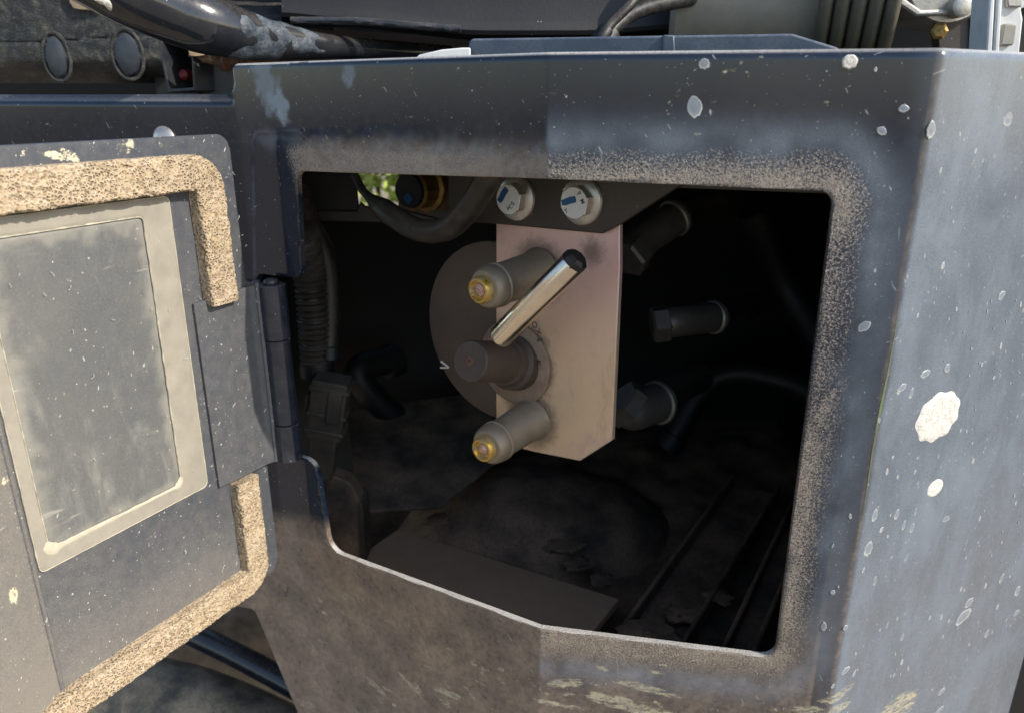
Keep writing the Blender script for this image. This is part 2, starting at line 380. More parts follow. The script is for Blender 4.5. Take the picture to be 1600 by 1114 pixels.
M_brass = dusty('brass', (.40, .25, .07), .30, metal=1., dust=(.12, .09, .055), amt=.75, up=.1, bsc=90, bump=.1, fleck=0)
M_gold = dusty('gold_lacquer_ring', (.62, .38, .05), .22, metal=.8, dust=(.34, .30, .22), amt=.9, up=0, bsc=200, bump=.1, fleck=0)
M_pink = dusty('copper_screw_face', (.45, .30, .27), .15, metal=.8, dust=(.7, .5, .45), amt=.3, up=0, bsc=300, bump=.1, fleck=0)
M_shaft = dusty('brown_oxide_shaft', (.060, .044, .034), .55, metal=.2, dust=(.13, .09, .062), amt=.45, up=.2, bsc=60, bump=.12, fleck=.03)
M_washer = dusty('stained_steel_washer', (.26, .20, .15), .45, metal=.3, dust=(.17, .07, .04), amt=.55, up=0, bsc=35, bump=.1, fleck=.02)
M_blue = dusty('blue_marker_paint', (.004, .07, .19), .5, dust=(.02, .1, .2), amt=.2, up=0, bump=.1, fleck=0)
M_ink = dusty('stamped_mark', (.03, .03, .03), .6, amt=.1, up=0, bump=0, fleck=0)
M_red = dusty('red_enamel', (.16, .012, .022), .4, amt=.1, up=0, bump=0, fleck=0)
M_white = dusty('pale_painted_metal', (.62, .63, .62), .35, dust=(.5, .47, .42), amt=.2, up=.1, bsc=30, bump=.08, fleck=.02)
M_grey = dusty('grey_plastic_housing', (.30, .29, .245), .5, dust=(.34, .27, .17), amt=.4, up=.1, bsc=25, bump=.1, fleck=.06)
M_bellow = dusty('rubber_bellows_sheen', (.11, .10, .075), .32, dust=(.20, .17, .12), amt=.3, up=.1, bsc=60, fine=700, bump=.35, fleck=0)
M_ground = dusty('dry_earth', (.26, .20, .14), .95, dust=(.34, .27, .19), amt=.5, up=.3, bsc=3, fine=60, bump=.4, fleck=0)
M_chalk = dusty('dried_cream_splat', (.74, .71, .64), .9, dust=(.50, .46, .40), amt=.7, up=0, bsc=300, fine=1200, bump=.6, fleck=0)
M_leaf = dusty('yellow_green_leaf', (.30, .38, .07), .5, amt=.0, up=0, bsc=20, bump=.1, fleck=0)
M_stem = dusty('green_brown_stem', (.10, .08, .04), .8, amt=.2, up=0, bump=.2, fleck=0)
def mat_leather():
    g = G('dusty_grained_rubber'); a = g.noise(160, 6, .75, dist=.6); b = g.noise(25, 5, .6)
    wr = g.n('ShaderNodeTexVoronoi', {'Vector': g.n('ShaderNodeMapping', {'Vector': g.co, 'Rotation': (0, .7, 0), 'Scale': (.45, 1, 1.6)}).outputs[0], 'Scale': 420}, feature='DISTANCE_TO_EDGE').outputs['Distance']
    f = g.M('MULTIPLY', g.M('ADD', g.ramp(a, .45, .75), g.attr('film')), g.ramp(b, .3, .7, .3, 1.), clamp=True)
    col = g.mix(f, (.018, .022, .024), (.14, .128, .10))
    g.bump(g.M('ADD', a, g.ramp(wr, 0, .15, 0, .35)), .6, .0013)
    return g.done(col, .55, 0, .4)
M_leather = mat_leather()
def zinc(spots=()):
    g = G('zinc_passivated_plate'); b = g.noise(18, 4, .6); m2 = g.noise(160, 5, .8); fn = g.noise(900, 2, .7)
    sx = g.n('ShaderNodeSeparateXYZ', {0: g.co}); zz = g.ramp(sx.outputs[2], .035, .17)
    col = g.mix(g.M('ADD', g.M('MULTIPLY', zz, .8), g.M('MULTIPLY', g.M('SUBTRACT', b, .5), .9), clamp=True), (.72, .54, .37), (.72, .48, .48))
    col = g.mix(g.ramp(m2, .5, .8, 0, .6), col, (.74, .62, .40)); col = g.mix(g.ramp(g.noise(40, 3), .55, .75, 0, .4), col, (.40, .27, .36))
    gr = g.noise(26, 6, .75, g.scaled((1, 1, .35)), .5)
    col = g.mix(g.ramp(gr, .52, .78, 0, .6), col, (.24, .19, .14)); col = g.mix(g.M('MULTIPLY', specks(g, 350, .12, .2), .7), col, (.75, .68, .55))
    for c_, r_ in spots:
        dd_ = g.n('ShaderNodeVectorMath', {0: g.co, 1: c_}, operation='DISTANCE').outputs['Value']
        k_ = g.M('MULTIPLY', g.ramp(g.M('ADD', dd_, g.M('MULTIPLY', g.M('SUBTRACT', m2, .5), .02)), r_, r_ + .012, 1., 0.), .7)
        col = g.mix(k_, col, (.13, .10, .075))
    g.bump(g.M('ADD', fn, m2), .08, .0006)
    return g.done(col, g.ramp(m2, .3, .7, .42, .6), .6, .5)
def drop_mat():
    g = G('water_spot_with_sky_tint'); rim = g.attr('rim'); n = g.noise(900, 3)
    col = g.mix(g.M('MULTIPLY', rim, g.ramp(n, .3, .6, .5, 1.), clamp=True), (.19, .215, .245), (.66, .64, .57))  # blue-grey fill and paler bottom paint sky light into the drops
    return g.done(col, g.fmix(rim, .18, .7), 0, .5)
M_drop = drop_mat()

# ------------------------------------------------------------------ ground
gp = np.array([(-60, -60, 0), (60, -60, 0), (60, 60, 0), (-60, 60, 0)])
tag(add_obj('ground', gp, [(0, 1, 2, 3)], M_ground, flat=True), None, None, kind='structure')

# ------------------------------------------------------------------ painted side panel with the opening
F0 = np.array((.0176, .400)); Ld = np.array((-.852, .524)); Rd = np.array((.989, -.145))
Ld /= np.linalg.norm(Ld); Rd /= np.linalg.norm(Rd)
B1 = F0 + Ld * .2345; L2 = np.array((-.955, .297)); B2 = F0 + Rd * .183
TURN = R(-8.3 + 36); R2 = np.array((math.cos(TURN), math.sin(TURN)))
PP = Path([B1 + L2 * .50, B1, F0, B2, B2 + R2 * .45], [.012, .003, .0065]); PP.shift(F0)
SE = PP.hit(1600, 1028)[0]; SE2 = PP.hit(1583, 1114)[0]
hp = PP.hit
zt = .0198
outer = round_poly([(-.66, .001), (-.2335, .001), (-.2335, zt), (.178, zt + .0012), (SE - .004, zt), (SE, -.30), (SE2 - .006, -.60), (-.20, -.60),
                    tuple(hp(465, 1114)), tuple(hp(398, 952)), (-.66, -.418)], [0, .008, .005, 0, .004, 0, 0, 0, 0, .006, 0])
hole = round_poly([(-.1835, -.0455), (0, -.0405), (.1436, -.0446), (.1462, -.3266), (.0, -.3215), (-.1838, -.3275), (-.1905, -.2535), (-.2330, -.2555), (-.2330, -.1185), (-.1880, -.1165)],
                  [.006, 0, .0075, .0085, 0, .013, .011, .002, .006, .009])
ring = round_poly([(-.1835, -.0455), (.1440, -.0440), (.1462, -.3266), (-.1838, -.3275)], [.006, .0075, .0085, .013])
tab = round_poly([hp(398, 440), hp(393, 206), (-.178, -.020), (-.150, -.040), (-.17, -.16)], [0, .009, .006, .004, 0])
def relief(X):
    r = -.0010 * sstep(.0006, -.0012, sdf(tab, X))
    r = r - .0035 * sstep(-.006, .001, X[:, 1]) * (X[:, 0] < -.236)      # rolled rim of the low left part
    r = r - .0016 * sstep(zt - .002, zt + .001, X[:, 1]) * (X[:, 0] > -.236)
    return r + .00025 * np.sin(X[:, 0] * 31) * np.cos(X[:, 1] * 23)
panel = thing('machine_side_panel', 'dark navy painted steel side panel with a rectangular service opening cut through it', 'panel', (0.0, .40, CZ - .60))
V, Fc, P2, D = sheet(PP, outer, hole, (-.50, SE + .01, -.56, .024), .00135, .0042, relief, .0005)
s, z = P2[:, 0], P2[:, 1]
rd = sdf(ring, P2); n1 = nz(P2, 40, 1); n2 = nz(P2, 130, 5); n3 = nz(P2, 14, 9)
right = sstep(-.001, .001, s); low = sstep(-.27, -.34, z)
ringd = rd + .003 * n1
res = (1 - sstep(.002, .024, ringd)) * right * (.85 + .25 * n1)
res *= 1 - .45 * sstep(-.05, -.08, z) * sstep(-.22, -.14, z) * (n3 > -.3)
resL = sstep(-.0275, -.033, z + .0016 * n2) * (z > -.06) * (s > -.192) * (s < .0) * (1 - .7 * sstep(-.07, -.01, s + .01 * n1)) * 1.05 * sstep(-.192, -.180, s + (z + .045) * .35)
res = np.where(s < -.0005, resL, res)
film = .015 + .03 * np.clip(n3, 0, 1)
film = film + (s < 0) * sstep(-.02, -.034, z) * (z > -.06) * (.85 + .3 * n1) * sstep(-.19, -.17, s)
film = film + (1 - right) * sstep(-.300, -.322, z + .15 * np.clip(-s - .215, -.05, .05) + .004 * n1) * (.80 + .35 * n1)
film = film + right * low * (.55 + .3 * n1) * (s < .17)
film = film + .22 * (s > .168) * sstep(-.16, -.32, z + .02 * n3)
sm = right * np.exp(-((ringd - .024) / .010) ** 2) * (.42 + .25 * n1) * (s < .18)
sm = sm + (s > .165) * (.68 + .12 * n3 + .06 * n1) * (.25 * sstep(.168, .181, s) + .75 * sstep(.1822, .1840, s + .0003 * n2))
for u_, v_2, a_2, b_2, g_2 in ((418, 135, .010, .020, 28), (436, 165, .007, .012, 30), (545, 118, .005, .006, 0)):
    c_ = hp(u_, v_2); ca_, sa_ = math.cos(R(g_2)), math.sin(R(g_2)); dx, dz = s - c_[0], z - c_[1]
    sm = sm + .62 * sstep(1.5, .5, ((dx * ca_ + dz * sa_) / a_2) ** 2 + ((-dx * sa_ + dz * ca_) / b_2) ** 2 + 1.0 * n2)  # these pale patches are light reflections painted into the mask
sm = sm + (s < 0) * np.exp(-((z + .026 + .004 * n1) / .006) ** 2) * .30 * sstep(-.5, .6, n1 + .7 * n2) * sstep(-.24, -.2, s)
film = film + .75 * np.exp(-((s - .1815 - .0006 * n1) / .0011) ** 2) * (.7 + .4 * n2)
td_ = np.abs(sdf(tab, P2)); sm = sm +   .28 * np.exp(-(td_ / .0011) ** 2) * (s < -.15) * (z < -.015) * sstep(-.5, .2, n1) 
scr_ = np.zeros(len(s))
def scrape(u, v, L, wd, ang, a=1.):
    global scr_
    c = hp(u, v); ca, sa = math.cos(R(ang)), math.sin(R(ang)); dx, dz = s - c[0], z - c[1]
    q = ((dx * ca + dz * sa) / L) ** 2 + ((-dx * sa + dz * ca) / wd) ** 2
    scr_ = np.maximum(scr_, a * np.clip(1.6 - q, 0, 1))
for a_ in [(1010, 1075, .022, .0026, -10), (960, 1095, .018, .005, -8), (1000, 1108, .03, .004, -8), (700, 1082, .014, .003, 6), (590, 1075, .012, .0025, -25), (640, 1068, .012, .002, -28), (885, 1067, .012, .004, 10, .8),
           (1400, 1112, .020, .013, 12), (1310, 1087, .014, .0035, 14, .7), (480, 1100, .01, .004, 20, .6), (1290, 1112, .02, .004, 0, .8),
           (870, 1100, .02, .002, -5)]: scrape(*a_)
rr_ = random.Random(5)
for i in range(70):
    u_ = rr_.uniform(480, 1230); v_1 = rr_.uniform(905, 1110)
    if v_1 < 900 + (u_ - 520) * .33 + 25: v_1 += 110
    if v_1 < 1112: scrape(u_, v_1, rr_.uniform(.001, .006), rr_.uniform(.0006, .0018), rr_.uniform(-45, 15), rr_.uniform(.5, .95))
for i in range(26): scrape(rr_.uniform(520, 1400), rr_.uniform(90, 240), rr_.uniform(.001, .003), rr_.uniform(.0005, .001), rr_.uniform(-60, 60), .6)
skin = add_obj('sheet', V, Fc, M_panel, panel, attrs={'film': dbl(np.clip(film, 0, 1)), 'residue': dbl(np.clip(res, 0, 1)), 'smear_and_reflection': dbl(np.clip(sm, 0, 1)), 'scrape': dbl(np.clip(scr_, 0, 1))})

def on_panel(path, c, off=0):
    X = np.array([c]); p = path.pos(X, off)[0]; n = path.pos(X, 1)[0] - path.pos(X, 0)[0]
    p2 = path.pos(X + [[.002, 0]], off)[0]; t = (p2 - p) / np.linalg.norm(p2 - p)
    return p, t, n
def dome(path, c, rx, rz, h, ang=0, n=12, jag=0, seed=0, zpull=0):
    p, t, nn = on_panel(path, c); up = np.array((0, 0, 1.)); V = []; rim = []
    ca, sa = math.cos(ang), math.sin(ang)
    for i, (q, hh, rm) in enumerate(((1.12, -.15, .6), (1., .45, 1.), (.90, .75, .7), (.78, .65, .12), (.35, .9, 0.))):
        for k in range(n):
            a = 2 * math.pi * k / n; j = 1 + jag * (noise.noise(Vector((math.cos(a) * 2.2, math.sin(a) * 2.2, seed))) + .35 * math.sin(a * 9 + seed))
            x, y = math.cos(a) * rx * q * j, math.sin(a) * rz * q * j
            if y > 0: x *= 1 - zpull * y / rz
            V.append(p + t * (x * ca - y * sa) + up * (x * sa + y * ca) + nn * (h * hh)); rim.append(rm * (.30 + .70 * sstep(.2, -.7, math.sin(a))) if q < 1.1 else .3)
    V.append(p + nn * h); rim.append(0.)
    F_ = []
    for i in range(4):
        for k in range(n): k2 = (k + 1) % n; F_.append((i * n + k, i * n + k2, (i + 1) * n + k2, (i + 1) * n + k))
    for k in range(n): F_.append((4 * n + k, 4 * n + (k + 1) % n, 5 * n))
    return V, F_, rim
PX = .00036
big_drops = [(1085, 167, 10, 13, 12), (1357, 857, 9, 11, -8), (1505, 963, 13, 11, 25), (1575, 187, 6, 9, -10), (1514, 941, 7, 7, 30), (1367, 804, 6, 9, -5), (1401, 803, 5, 8, -10), (1412, 820, 4, 8, -8), (1425, 824, 5, 8, -8), (1430, 799, 3, 6, 0),
             (1478, 810, 6, 5, 0), (1590, 923, 5, 9, -15), (1588, 957, 6, 5, 20), (1542, 989, 4, 8, -15), (1321, 1047, 9, 5, 25), (1367, 907, 4, 7, -5), (1410, 995, 4, 6, -10), (1386, 976, 3, 6, -10), (1471, 1080, 6, 5, 20), (1410, 605, 8, 5, 20), (1424, 614, 4, 7, -10),
             (1446, 584, 6, 5, 10), (1480, 575, 4, 6, 0), (1565, 462, 5, 5, 30), (1321, 980, 5, 4, 0), (1287, 978, 4, 7, 5), (1416, 870, 3, 7, -20), (1100, 100, 7, 6, 0), (1350, 510, 10, 6, 45), (1565, 903, 3, 9, -20), (1467, 1110, 8, 5, 30), (1412, 170, 6, 4, 0), (1378, 205, 6, 4, -30), (1455, 203, 4, 9, 0)]
for i, (u, v, a, b, an) in enumerate(big_drops):
    v_, f_, rm = dome(PP, hp(u, v), a * PX * (1.7 if u > 1440 else 1.05), b * PX * 1.15, .00035, R(an), 18, .16, i * 1.7, .25)
    o = add_obj('dried_drop', v_, f_, M_drop, panel, attrs={'rim': rm})
v_, f_, rm = dome(PP, hp(1466, 651), 33 * PX * 1.45, 33 * PX * 1.15, .0009, 0, 90, .10, 4)
o = add_obj('dried_splat', v_, f_, M_chalk, panel); o['label'] = 'scalloped cream splat of dried mud'
v_, f_, rm = dome(PP, hp(1461, 762), 13 * PX * 1.45, 13 * PX * 1.15, .0006, 0, 24, .05, 7)
o = add_obj('dried_splat', v_, f_, M_chalk, panel); o['label'] = 'small round cream splat'
v_, f_, rm = dome(PP, hp(1328, 97), 9 * PX, 8 * PX, .0006, 0, 16, .12, 9)
o = add_obj('dried_splat', v_, f_, M_chalk, panel); o['label'] = 'small chalky fleck near the top edge'
allv = []; allf = []; allr = []
for i in range(520):
    ss = random.uniform(.19, SE - .005) if random.random() < .8 else random.uniform(.0, .185)
    zz = random.uniform(-.45, .016)
    if sdf(ring, np.array([(ss, zz)]))[0] < .02: continue
    k = random.random() ** 3; a = .0004 + .0012 * k
    v_, f_, rm = dome(PP, (ss, zz), a * random.uniform(.6, 1), a * random.uniform(1, 1.8), .0002, random.uniform(-.5, .3), 8, .15, i, .3)
    o0 = len(allv); allv += v_; allf += [tuple(q + o0 for q in g_) for g_ in f_]; allr += [min(1, q * 1.4 + .2) for q in rm]
o = add_obj('dried_spray', allv, allf, M_drop, panel, attrs={'rim': allr}); o['kind'] = 'stuff'

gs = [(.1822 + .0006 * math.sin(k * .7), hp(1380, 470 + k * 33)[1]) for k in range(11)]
M_green = dusty('painted_green_reflection', (.17, .22, .08), .6, dust=(.13, .15, .12), amt=.9, up=0, bsc=80, bump=.1, fleck=0)
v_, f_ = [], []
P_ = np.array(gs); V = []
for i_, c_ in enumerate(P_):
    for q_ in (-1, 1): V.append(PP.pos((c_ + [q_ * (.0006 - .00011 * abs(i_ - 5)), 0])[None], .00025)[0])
add_obj('green_reflection', V, [(i_ * 2, i_ * 2 + 1, i_ * 2 + 3, i_ * 2 + 2) for i_ in range(10)], M_green, panel)  # thin green reflection painted along the corner as a raised ribbon

# ------------------------------------------------------------------ open door on the left
E0 = np.array((-.180, .500)); Dd = np.array((-.479, -.878)); Dd /= np.linalg.norm(Dd)
D2 = np.array((-.092, -.996)); D2 /= np.linalg.norm(D2)
DB = E0 + Dd * .169
DP = Path([E0 - Dd * .012, E0, DB, DB + D2 * .30], [.05, .006], side=-1); DP.shift(E0)
dh = DP.hit
DT, DBm = -.0225, -.345
door = thing('access_door', 'open hinged access door swung out to the left, dusty inner face with foam seal and framed label', 'door', (float(E0[0]), float(E0[1]), CZ + DBm))
d_out = round_poly([(0, DT), (.33, DT), (.33, DBm), (0, DBm)], [.010, 0, 0, .011])
def drel(X):
    leaf = sdf(round_poly([(-.05, -.1195), (.046, -.1195), (.052, -.135), (.052, -.24), (.044, -.2535), (-.05, -.2535)], [0, .006, .004, .004, .006, 0]), X)
    return .0004 * np.sin(X[:, 0] * 40) + .0 * leaf
V, Fc, P2, D = sheet(DP, d_out, None, (-.004, .30, -.352, -.016), .0014, .0022, drel, .0010)
s, z = P2[:, 0], P2[:, 1]; n1 = nz(P2, 40, 31); n3 = nz(P2, 12, 33)
film = .05 + .12 * np.clip(n3, -1, 1) + .35 * sstep(-.25, -.34, z) * (s > .02) + .50 * sstep(.168, .173, s) + .15 * sstep(.1, .17, s) - .12 * (z > -.034)
scr_ = np.zeros(len(s)); hp_ = hp; hp = dh
for a_ in [(32, 241, .004, .0012, -20), (95, 245, .010, .0018, 15, .9), (110, 240, .005, .0016, 30, .9), (20, 930, .003, .006, 0, .8), (8, 750, .003, .002, 0, .8), (195, 225, .006, .006, 60, .45), (250, 222, .006, .004, 0, .4)]: scrape(*a_)
hp = hp_
dskin = add_obj('door_sheet', V, Fc, M_door, door, attrs={'film': dbl(np.clip(film, 0, 1)), 'scrape': dbl(np.clip(scr_, 0, 1))})

fr_ = [DP.pos(np.array([(.1695, zz_)]), .0004)[0] for zz_ in np.linspace(DT - .004, DBm + .004, 24)]
v_, f_ = tube(fr_, .0014, 12, 2, wob=.12); o = add_obj('fold_ridge', v_, f_, M_door, door, attrs={'film': [.45] * len(v_), 'scrape': [0] * len(v_)})

# foam seals: a strip swept along a centre line on the door, with real pores
def foam(line, rad, wd, th, along=.0008, name='foam_seal', lab=None):
    L = [np.array(p, float) for p in line]; pts = [L[0]]
    for i in range(1, len(L) - 1):
        r = rad; a, b, c = L[i - 1], L[i], L[i + 1]; u = (a - b) / np.linalg.norm(a - b); v = (c - b) / np.linalg.norm(c - b)
        ang = math.acos(float(np.dot(u, v))); d = r / math.tan(ang / 2); m = (u + v) / np.linalg.norm(u + v); cc = b + m * (r / math.sin(ang / 2))
        for k in range(13):
            t = k / 12; q = (b + u * d) * (1 - t) + (b + v * d) * t - cc; pts.append(cc + q / np.linalg.norm(q) * r)
    pts.append(L[-1]); Q = np.array(pts); S = np.r_[0, np.cumsum(np.linalg.norm(np.diff(Q, axis=0), axis=1))]
    ss = np.linspace(0, S[-1], int(S[-1] / along)); c = np.c_[np.interp(ss, S, Q[:, 0]), np.interp(ss, S, Q[:, 1])]
    T = np.gradient(c, axis=0); T /= np.linalg.norm(T, axis=1)[:, None]; N = np.c_[-T[:, 1], T[:, 0]]
    prof = []; r = .0022                                             # cross-section: across, out
    def seg(p, q):
        k = max(2, int(math.hypot(q[0] - p[0], q[1] - p[1]) / .00075))
        return [(p[0] + (q[0] - p[0]) * i / k, p[1] + (q[1] - p[1]) * i / k) for i in range(k)]
    h = wd / 2; prof = seg((-h, -.0005), (-h, th - r))
    for i in range(5): a = math.pi - i * math.pi / 8; prof.append((-h + r + math.cos(a) * r, th - r + math.sin(a) * r))
    prof += seg((-h + r + .0007, th), (h - r - .0007, th))
    for i in range(5): a = math.pi / 2 - i * math.pi / 8; prof.append((h - r + math.cos(a) * r, th - r + math.sin(a) * r))
    prof += seg((h, th - r - .0007), (h, -.0005)) + [(h, -.0005)]
    m = len(prof); V = []; pore = []
    pn = []
    for i in range(m):
        a, b = prof[max(i - 1, 0)], prof[min(i + 1, m - 1)]; dx, dy = b[0] - a[0], b[1] - a[1]; l = math.hypot(dx, dy); pn.append((-dy / l, dx / l))
    cs = len(c); endf = np.minimum(ss, ss[-1] - ss)
    for i in range(cs):
        base = DP.pos(np.array([c[i]]), 0)[0]
        for j, (a, o_) in enumerate(prof):
            q = Vector((c[i][0] + N[i][0] * a, c[i][1] + N[i][1] * a, o_))
            d, _p = noise.voronoi(q * 1.0 / .0021 + noise.noise_vector(q * 300) * .25)
            # walls between pores stand proud, cell centres sink
            wall = d[1] - d[0]; por = 1 - min(1, d[0] / .50); hole_ = max(0., por) ** .6 * (1 if noise.cell(Vector(_p[0]) * 7.1) > -.35 else .3)
            edge = min(1, (j + .0) / 3, (m - 1 - j) / 3)
            lift = (-.0016 * hole_ + .00035 * noise.noise(q * 700) + .0007 * noise.noise(q * 120)) * edge
            da, do = pn[j][0] * lift, pn[j][1] * lift
            aa = a + da; oo = o_ + do
            V.append((c[i][0] + N[i][0] * aa, c[i][1] + N[i][1] * aa, oo)); pore.append(hole_ * edge)
    V = np.array(V); p0 = DP.pos(V[:, :2], 0); p1 = DP.pos(V[:, :2], 1); W = p0 + (p1 - p0) * V[:, 2:3]
    F_ = []
    for i in range(cs - 1):
        for j in range(m - 1):
            a = i * m + j; F_.append((a, a + m, a + m + 1, a + 1))
    F_.append(tuple(range(m))); F_.append(tuple((cs - 1) * m + j for j in range(m))[::-1])
    o = add_obj(name, W, F_, M_foam, door, smooth=60, attrs={'pore': pore})
    if lab: o['label'] = lab
    return o
foam([(.29, -.0435), (.0262, -.0435), (.0262, -.1265)], .0112, .0210, .010, lab='upper foam seal strip turning down the hinge side')
foam([(.0262, -.2545), (.0262, -.3345), (.29, -.3345)], .0115, .0190, .0095, lab='lower foam seal strip along the bottom edge')

# label plate: border, dirt line, clouded film
def flat(path, poly, off, th, step=.002, bnd=None, rel=None):
    P_ = np.array(poly); b = (P_[:, 0].min() - .002, P_[:, 0].max() + .002, P_[:, 1].min() - .002, P_[:, 1].max() + .002)
    return sheet(path, poly, None, b, step, th, rel, .0005, off)
lb_o = round_poly([(.0515, -.0560), (.1665, -.0560), (.1665, -.2475), (.0535, -.2475)], [.003, .003, .003, .004])
lb_i = round_poly([(.0705, -.0655), (.1595, -.0655), (.1595, -.2375), (.0730, -.2375)], [.003, .003, .003, .004])
P_ = np.array(lb_o); V, Fc, P2, D = sheet(DP, lb_o, lb_i, (.049, .169, -.25, -.054), .0015, .0010, None, .0005, .0012)
lab = add_obj('label_border', V, Fc, M_border, door); lab['label'] = 'grey dusty border of the label'
V, Fc, P2, D = flat(DP, lb_i, .0005, .0004, .0015)
edge = .75 * (1 - sstep(-.001, .011, -sdf(lb_i, P2) + .005 * nz(P2, 90, 3))) + .25 * sstep(-.2, .6, nz(P2, 25, 8))
fm = add_obj('label_film', V, Fc, M_film, door, attrs={'edge': dbl(edge)}); fm['label'] = 'scuffed clouded clear film in the label'
def ribbon(path, pts, wf, off, h, closed=False):
    P_ = np.array(pts); n = len(P_); V = []
    for i in range(n):
        a = P_[(i - 1) % n] if closed or i else P_[0]; b = P_[(i + 1) % n] if closed or i < n - 1 else P_[-1]
        t = (b - a) / (np.linalg.norm(b - a) + 1e-9); nn = np.array((-t[1], t[0])); wv = wf(i, P_[i])
        for q, hh in ((-1, 0), (-.4, h), (.4, h), (1, 0)):
            c = P_[i] + nn * wv * q; V.append(path.pos(c[None], off + hh)[0])
    F_ = []
    for i in range(n if closed else n - 1):
        j = (i + 1) % n
        for k in range(3): F_.append((i * 4 + k, i * 4 + k + 1, j * 4 + k + 1, j * 4 + k))
    return V, F_
def resamp(poly, d):
    P_ = np.array(list(poly) + [poly[0]]); L = np.r_[0, np.cumsum(np.linalg.norm(np.diff(P_, axis=0), axis=1))]
    t = np.arange(0, L[-1], d); return np.c_[np.interp(t, L, P_[:, 0]), np.interp(t, L, P_[:, 1])]
rp = resamp(lb_i, .0015)
def wl(i, p):
    w_ = .00035 + .0005 * noise.noise(Vector((p[0] * 200, p[1] * 200, 1)))
    if p[1] < -.234: w_ += .0012 * sstep(.07, .16, p[0]) + .0006
    if p[1] < -.232 and (p[0] > .155 or p[0] < .077): w_ += .0016
    return max(.00012, w_)
V, F_ = ribbon(DP, rp, wl, .0010, .0006, True); o = add_obj('dirt_line', V, F_, M_glue, door)
rp = resamp(lb_o, .0015)
V, F_ = ribbon(DP, rp, lambda i, p: max(.0002, .0004 + .0003 * noise.noise(Vector((p[0] * 150, p[1] * 150, 7)))), .0008, .0005, True); add_obj('dirt_line', V, F_, M_glue, door)
# stray fibres caught on the seal and the door
allv = []; allf = []
for i in range(46):
    if i < 14: c0 = (random.uniform(.004, .016), random.uniform(-.115, -.04)); off = .006
    else: c0 = (random.uniform(.02, .16), random.uniform(-.335, -.06)); off = .0016
    a = random.uniform(0, 6.28); l = random.uniform(.001, .0035); P_ = []
    for k in range(4):
        a += random.uniform(-.7, .7); c0 = (c0[0] + math.cos(a) * l / 3, c0[1] + math.sin(a) * l / 3); P_.append(DP.pos(np.array([c0]), off + random.uniform(0, .0008))[0])
    v_, f_ = tube(P_, .00012, 4, 2); o0 = len(allv); allv += v_; allf += [tuple(q + o0 for q in g_) for g_ in f_]
o = add_obj('fibre', allv, allf, M_chalk, door); o['kind'] = 'stuff'

# hinge: leaf bent from the door to the barrel, three knuckles on one pin
M_hinge = dusty('navy_hinge_barrel', (.012, .018, .032), .13, dust=(.30, .27, .22), amt=.10, up=.2, bsc=120, fine=900, bump=.08, fleck=.10, coat=.4)
HX = np.array((-.1655, .5065)); hz_t = CZ - .1215; hz_b = CZ - .2545
def plan_extrude(line, z0, z1, th, nrm_side, zf=None):
    """bent plate from a plan line"""
    Q = np.array(catmull([np.array((a, b, 0)) for a, b in line], 6))[:, :2]; T = np.gradient(Q, axis=0); T /= np.linalg.norm(T, axis=1)[:, None]
    N = np.c_[T[:, 1], -T[:, 0]] * nrm_side; V = []; n = len(Q)
    for i in range(n):
        za, zb = zf(i / (n - 1)) if zf else (z0, z1)
        for q in (Q[i], Q[i] - N[i] * th): V += [(q[0], q[1], za), (q[0], q[1], zb)]
    F_ = []
    for i in range(n - 1):
        a = i * 4; b = a + 4
        F_ += [(a, b, b + 1, a + 1), (a + 2, a + 3, b + 3, b + 2), (a, a + 2, b + 2, b), (a + 1, b + 1, b + 3, a + 3)]
    F_ += [(0, 1, 3, 2), (n * 4 - 4, n * 4 - 2, n * 4 - 1, n * 4 - 3)]
    return V, F_
dn = np.array((.878, -.479))
def dpt(s_, o_): return DP.pos(np.array([(s_, 0.)]), o_)[0][:2]
line = [dpt(.0455, .0003), dpt(.036, .0012), dpt(.026, .0023), dpt(.012, .0024), dpt(.003, .0024), dpt(-.004, .0036), (HX + np.array((-.012, .004))), HX + np.array((-.004, -.0012)) + np.array((-.002, -.006))]
Vl, Fl = plan_extrude(line, 0, 0, .0022, -1, lambda t: (CZ - .1235 + .004 * t, CZ - .2525 - .0005 * t))
Xa = np.array(Vl); 
leaf = add_obj('hinge_leaf', Vl, Fl, M_door, door, attrs={'film': [.10] * len(Vl), 'scrape': [0] * len(Vl)}, bevel=.0006)
leaf['label'] = 'steel hinge leaf welded over the door sheet'
# weld relief beside the leaf: crack line and smeared weld at top and bottom
wv = [DP.pos(np.array([c]), .0024)[0] for c in (dh(318, 537), dh(328, 545), dh(335, 590), dh(342, 630), dh(348, 668))]
v_, f_ = tube(wv, .0006, 6, 4); sub(leaf, 'seam', v_, f_, M_ink)
for (u, v, k) in ((326, 505, 1), (350, 700, 2)):
    v_, f_, rm = dome(DP, dh(u, v), .0085, .012, .0011, .1, 24, .18, k * 11)
    sub(leaf, 'weld_bead', v_, f_, M_door, attrs={'film': [.16] * len(v_), 'scrape': [0] * len(v_)})
zk = [hz_t, hz_t - .0395, hz_t - .1035, hz_b]
for i in range(3):
    r = .0097 if i != 1 else .0092
    a, b = zk[i] - .0004, zk[i + 1] + .0004
    v_, f_ = lathe((HX[0], HX[1], b), (0, 0, 1), [(0, r - .0008), (.0006, r), (a - b - .0006, r), (a - b, r - .0008)], 36)
    k = add_obj('hinge_knuckle', v_, f_, M_hinge, door if i == 1 else panel)
v_, f_ = lathe((HX[0], HX[1], hz_b - .002), (0, 0, 1), [(0, .004), (.134, .004), (.1358, .0052), (.1375, .0046), (.1384, .002)], 20)
add_obj('hinge_pin', v_, f_, M_blackdust, panel)
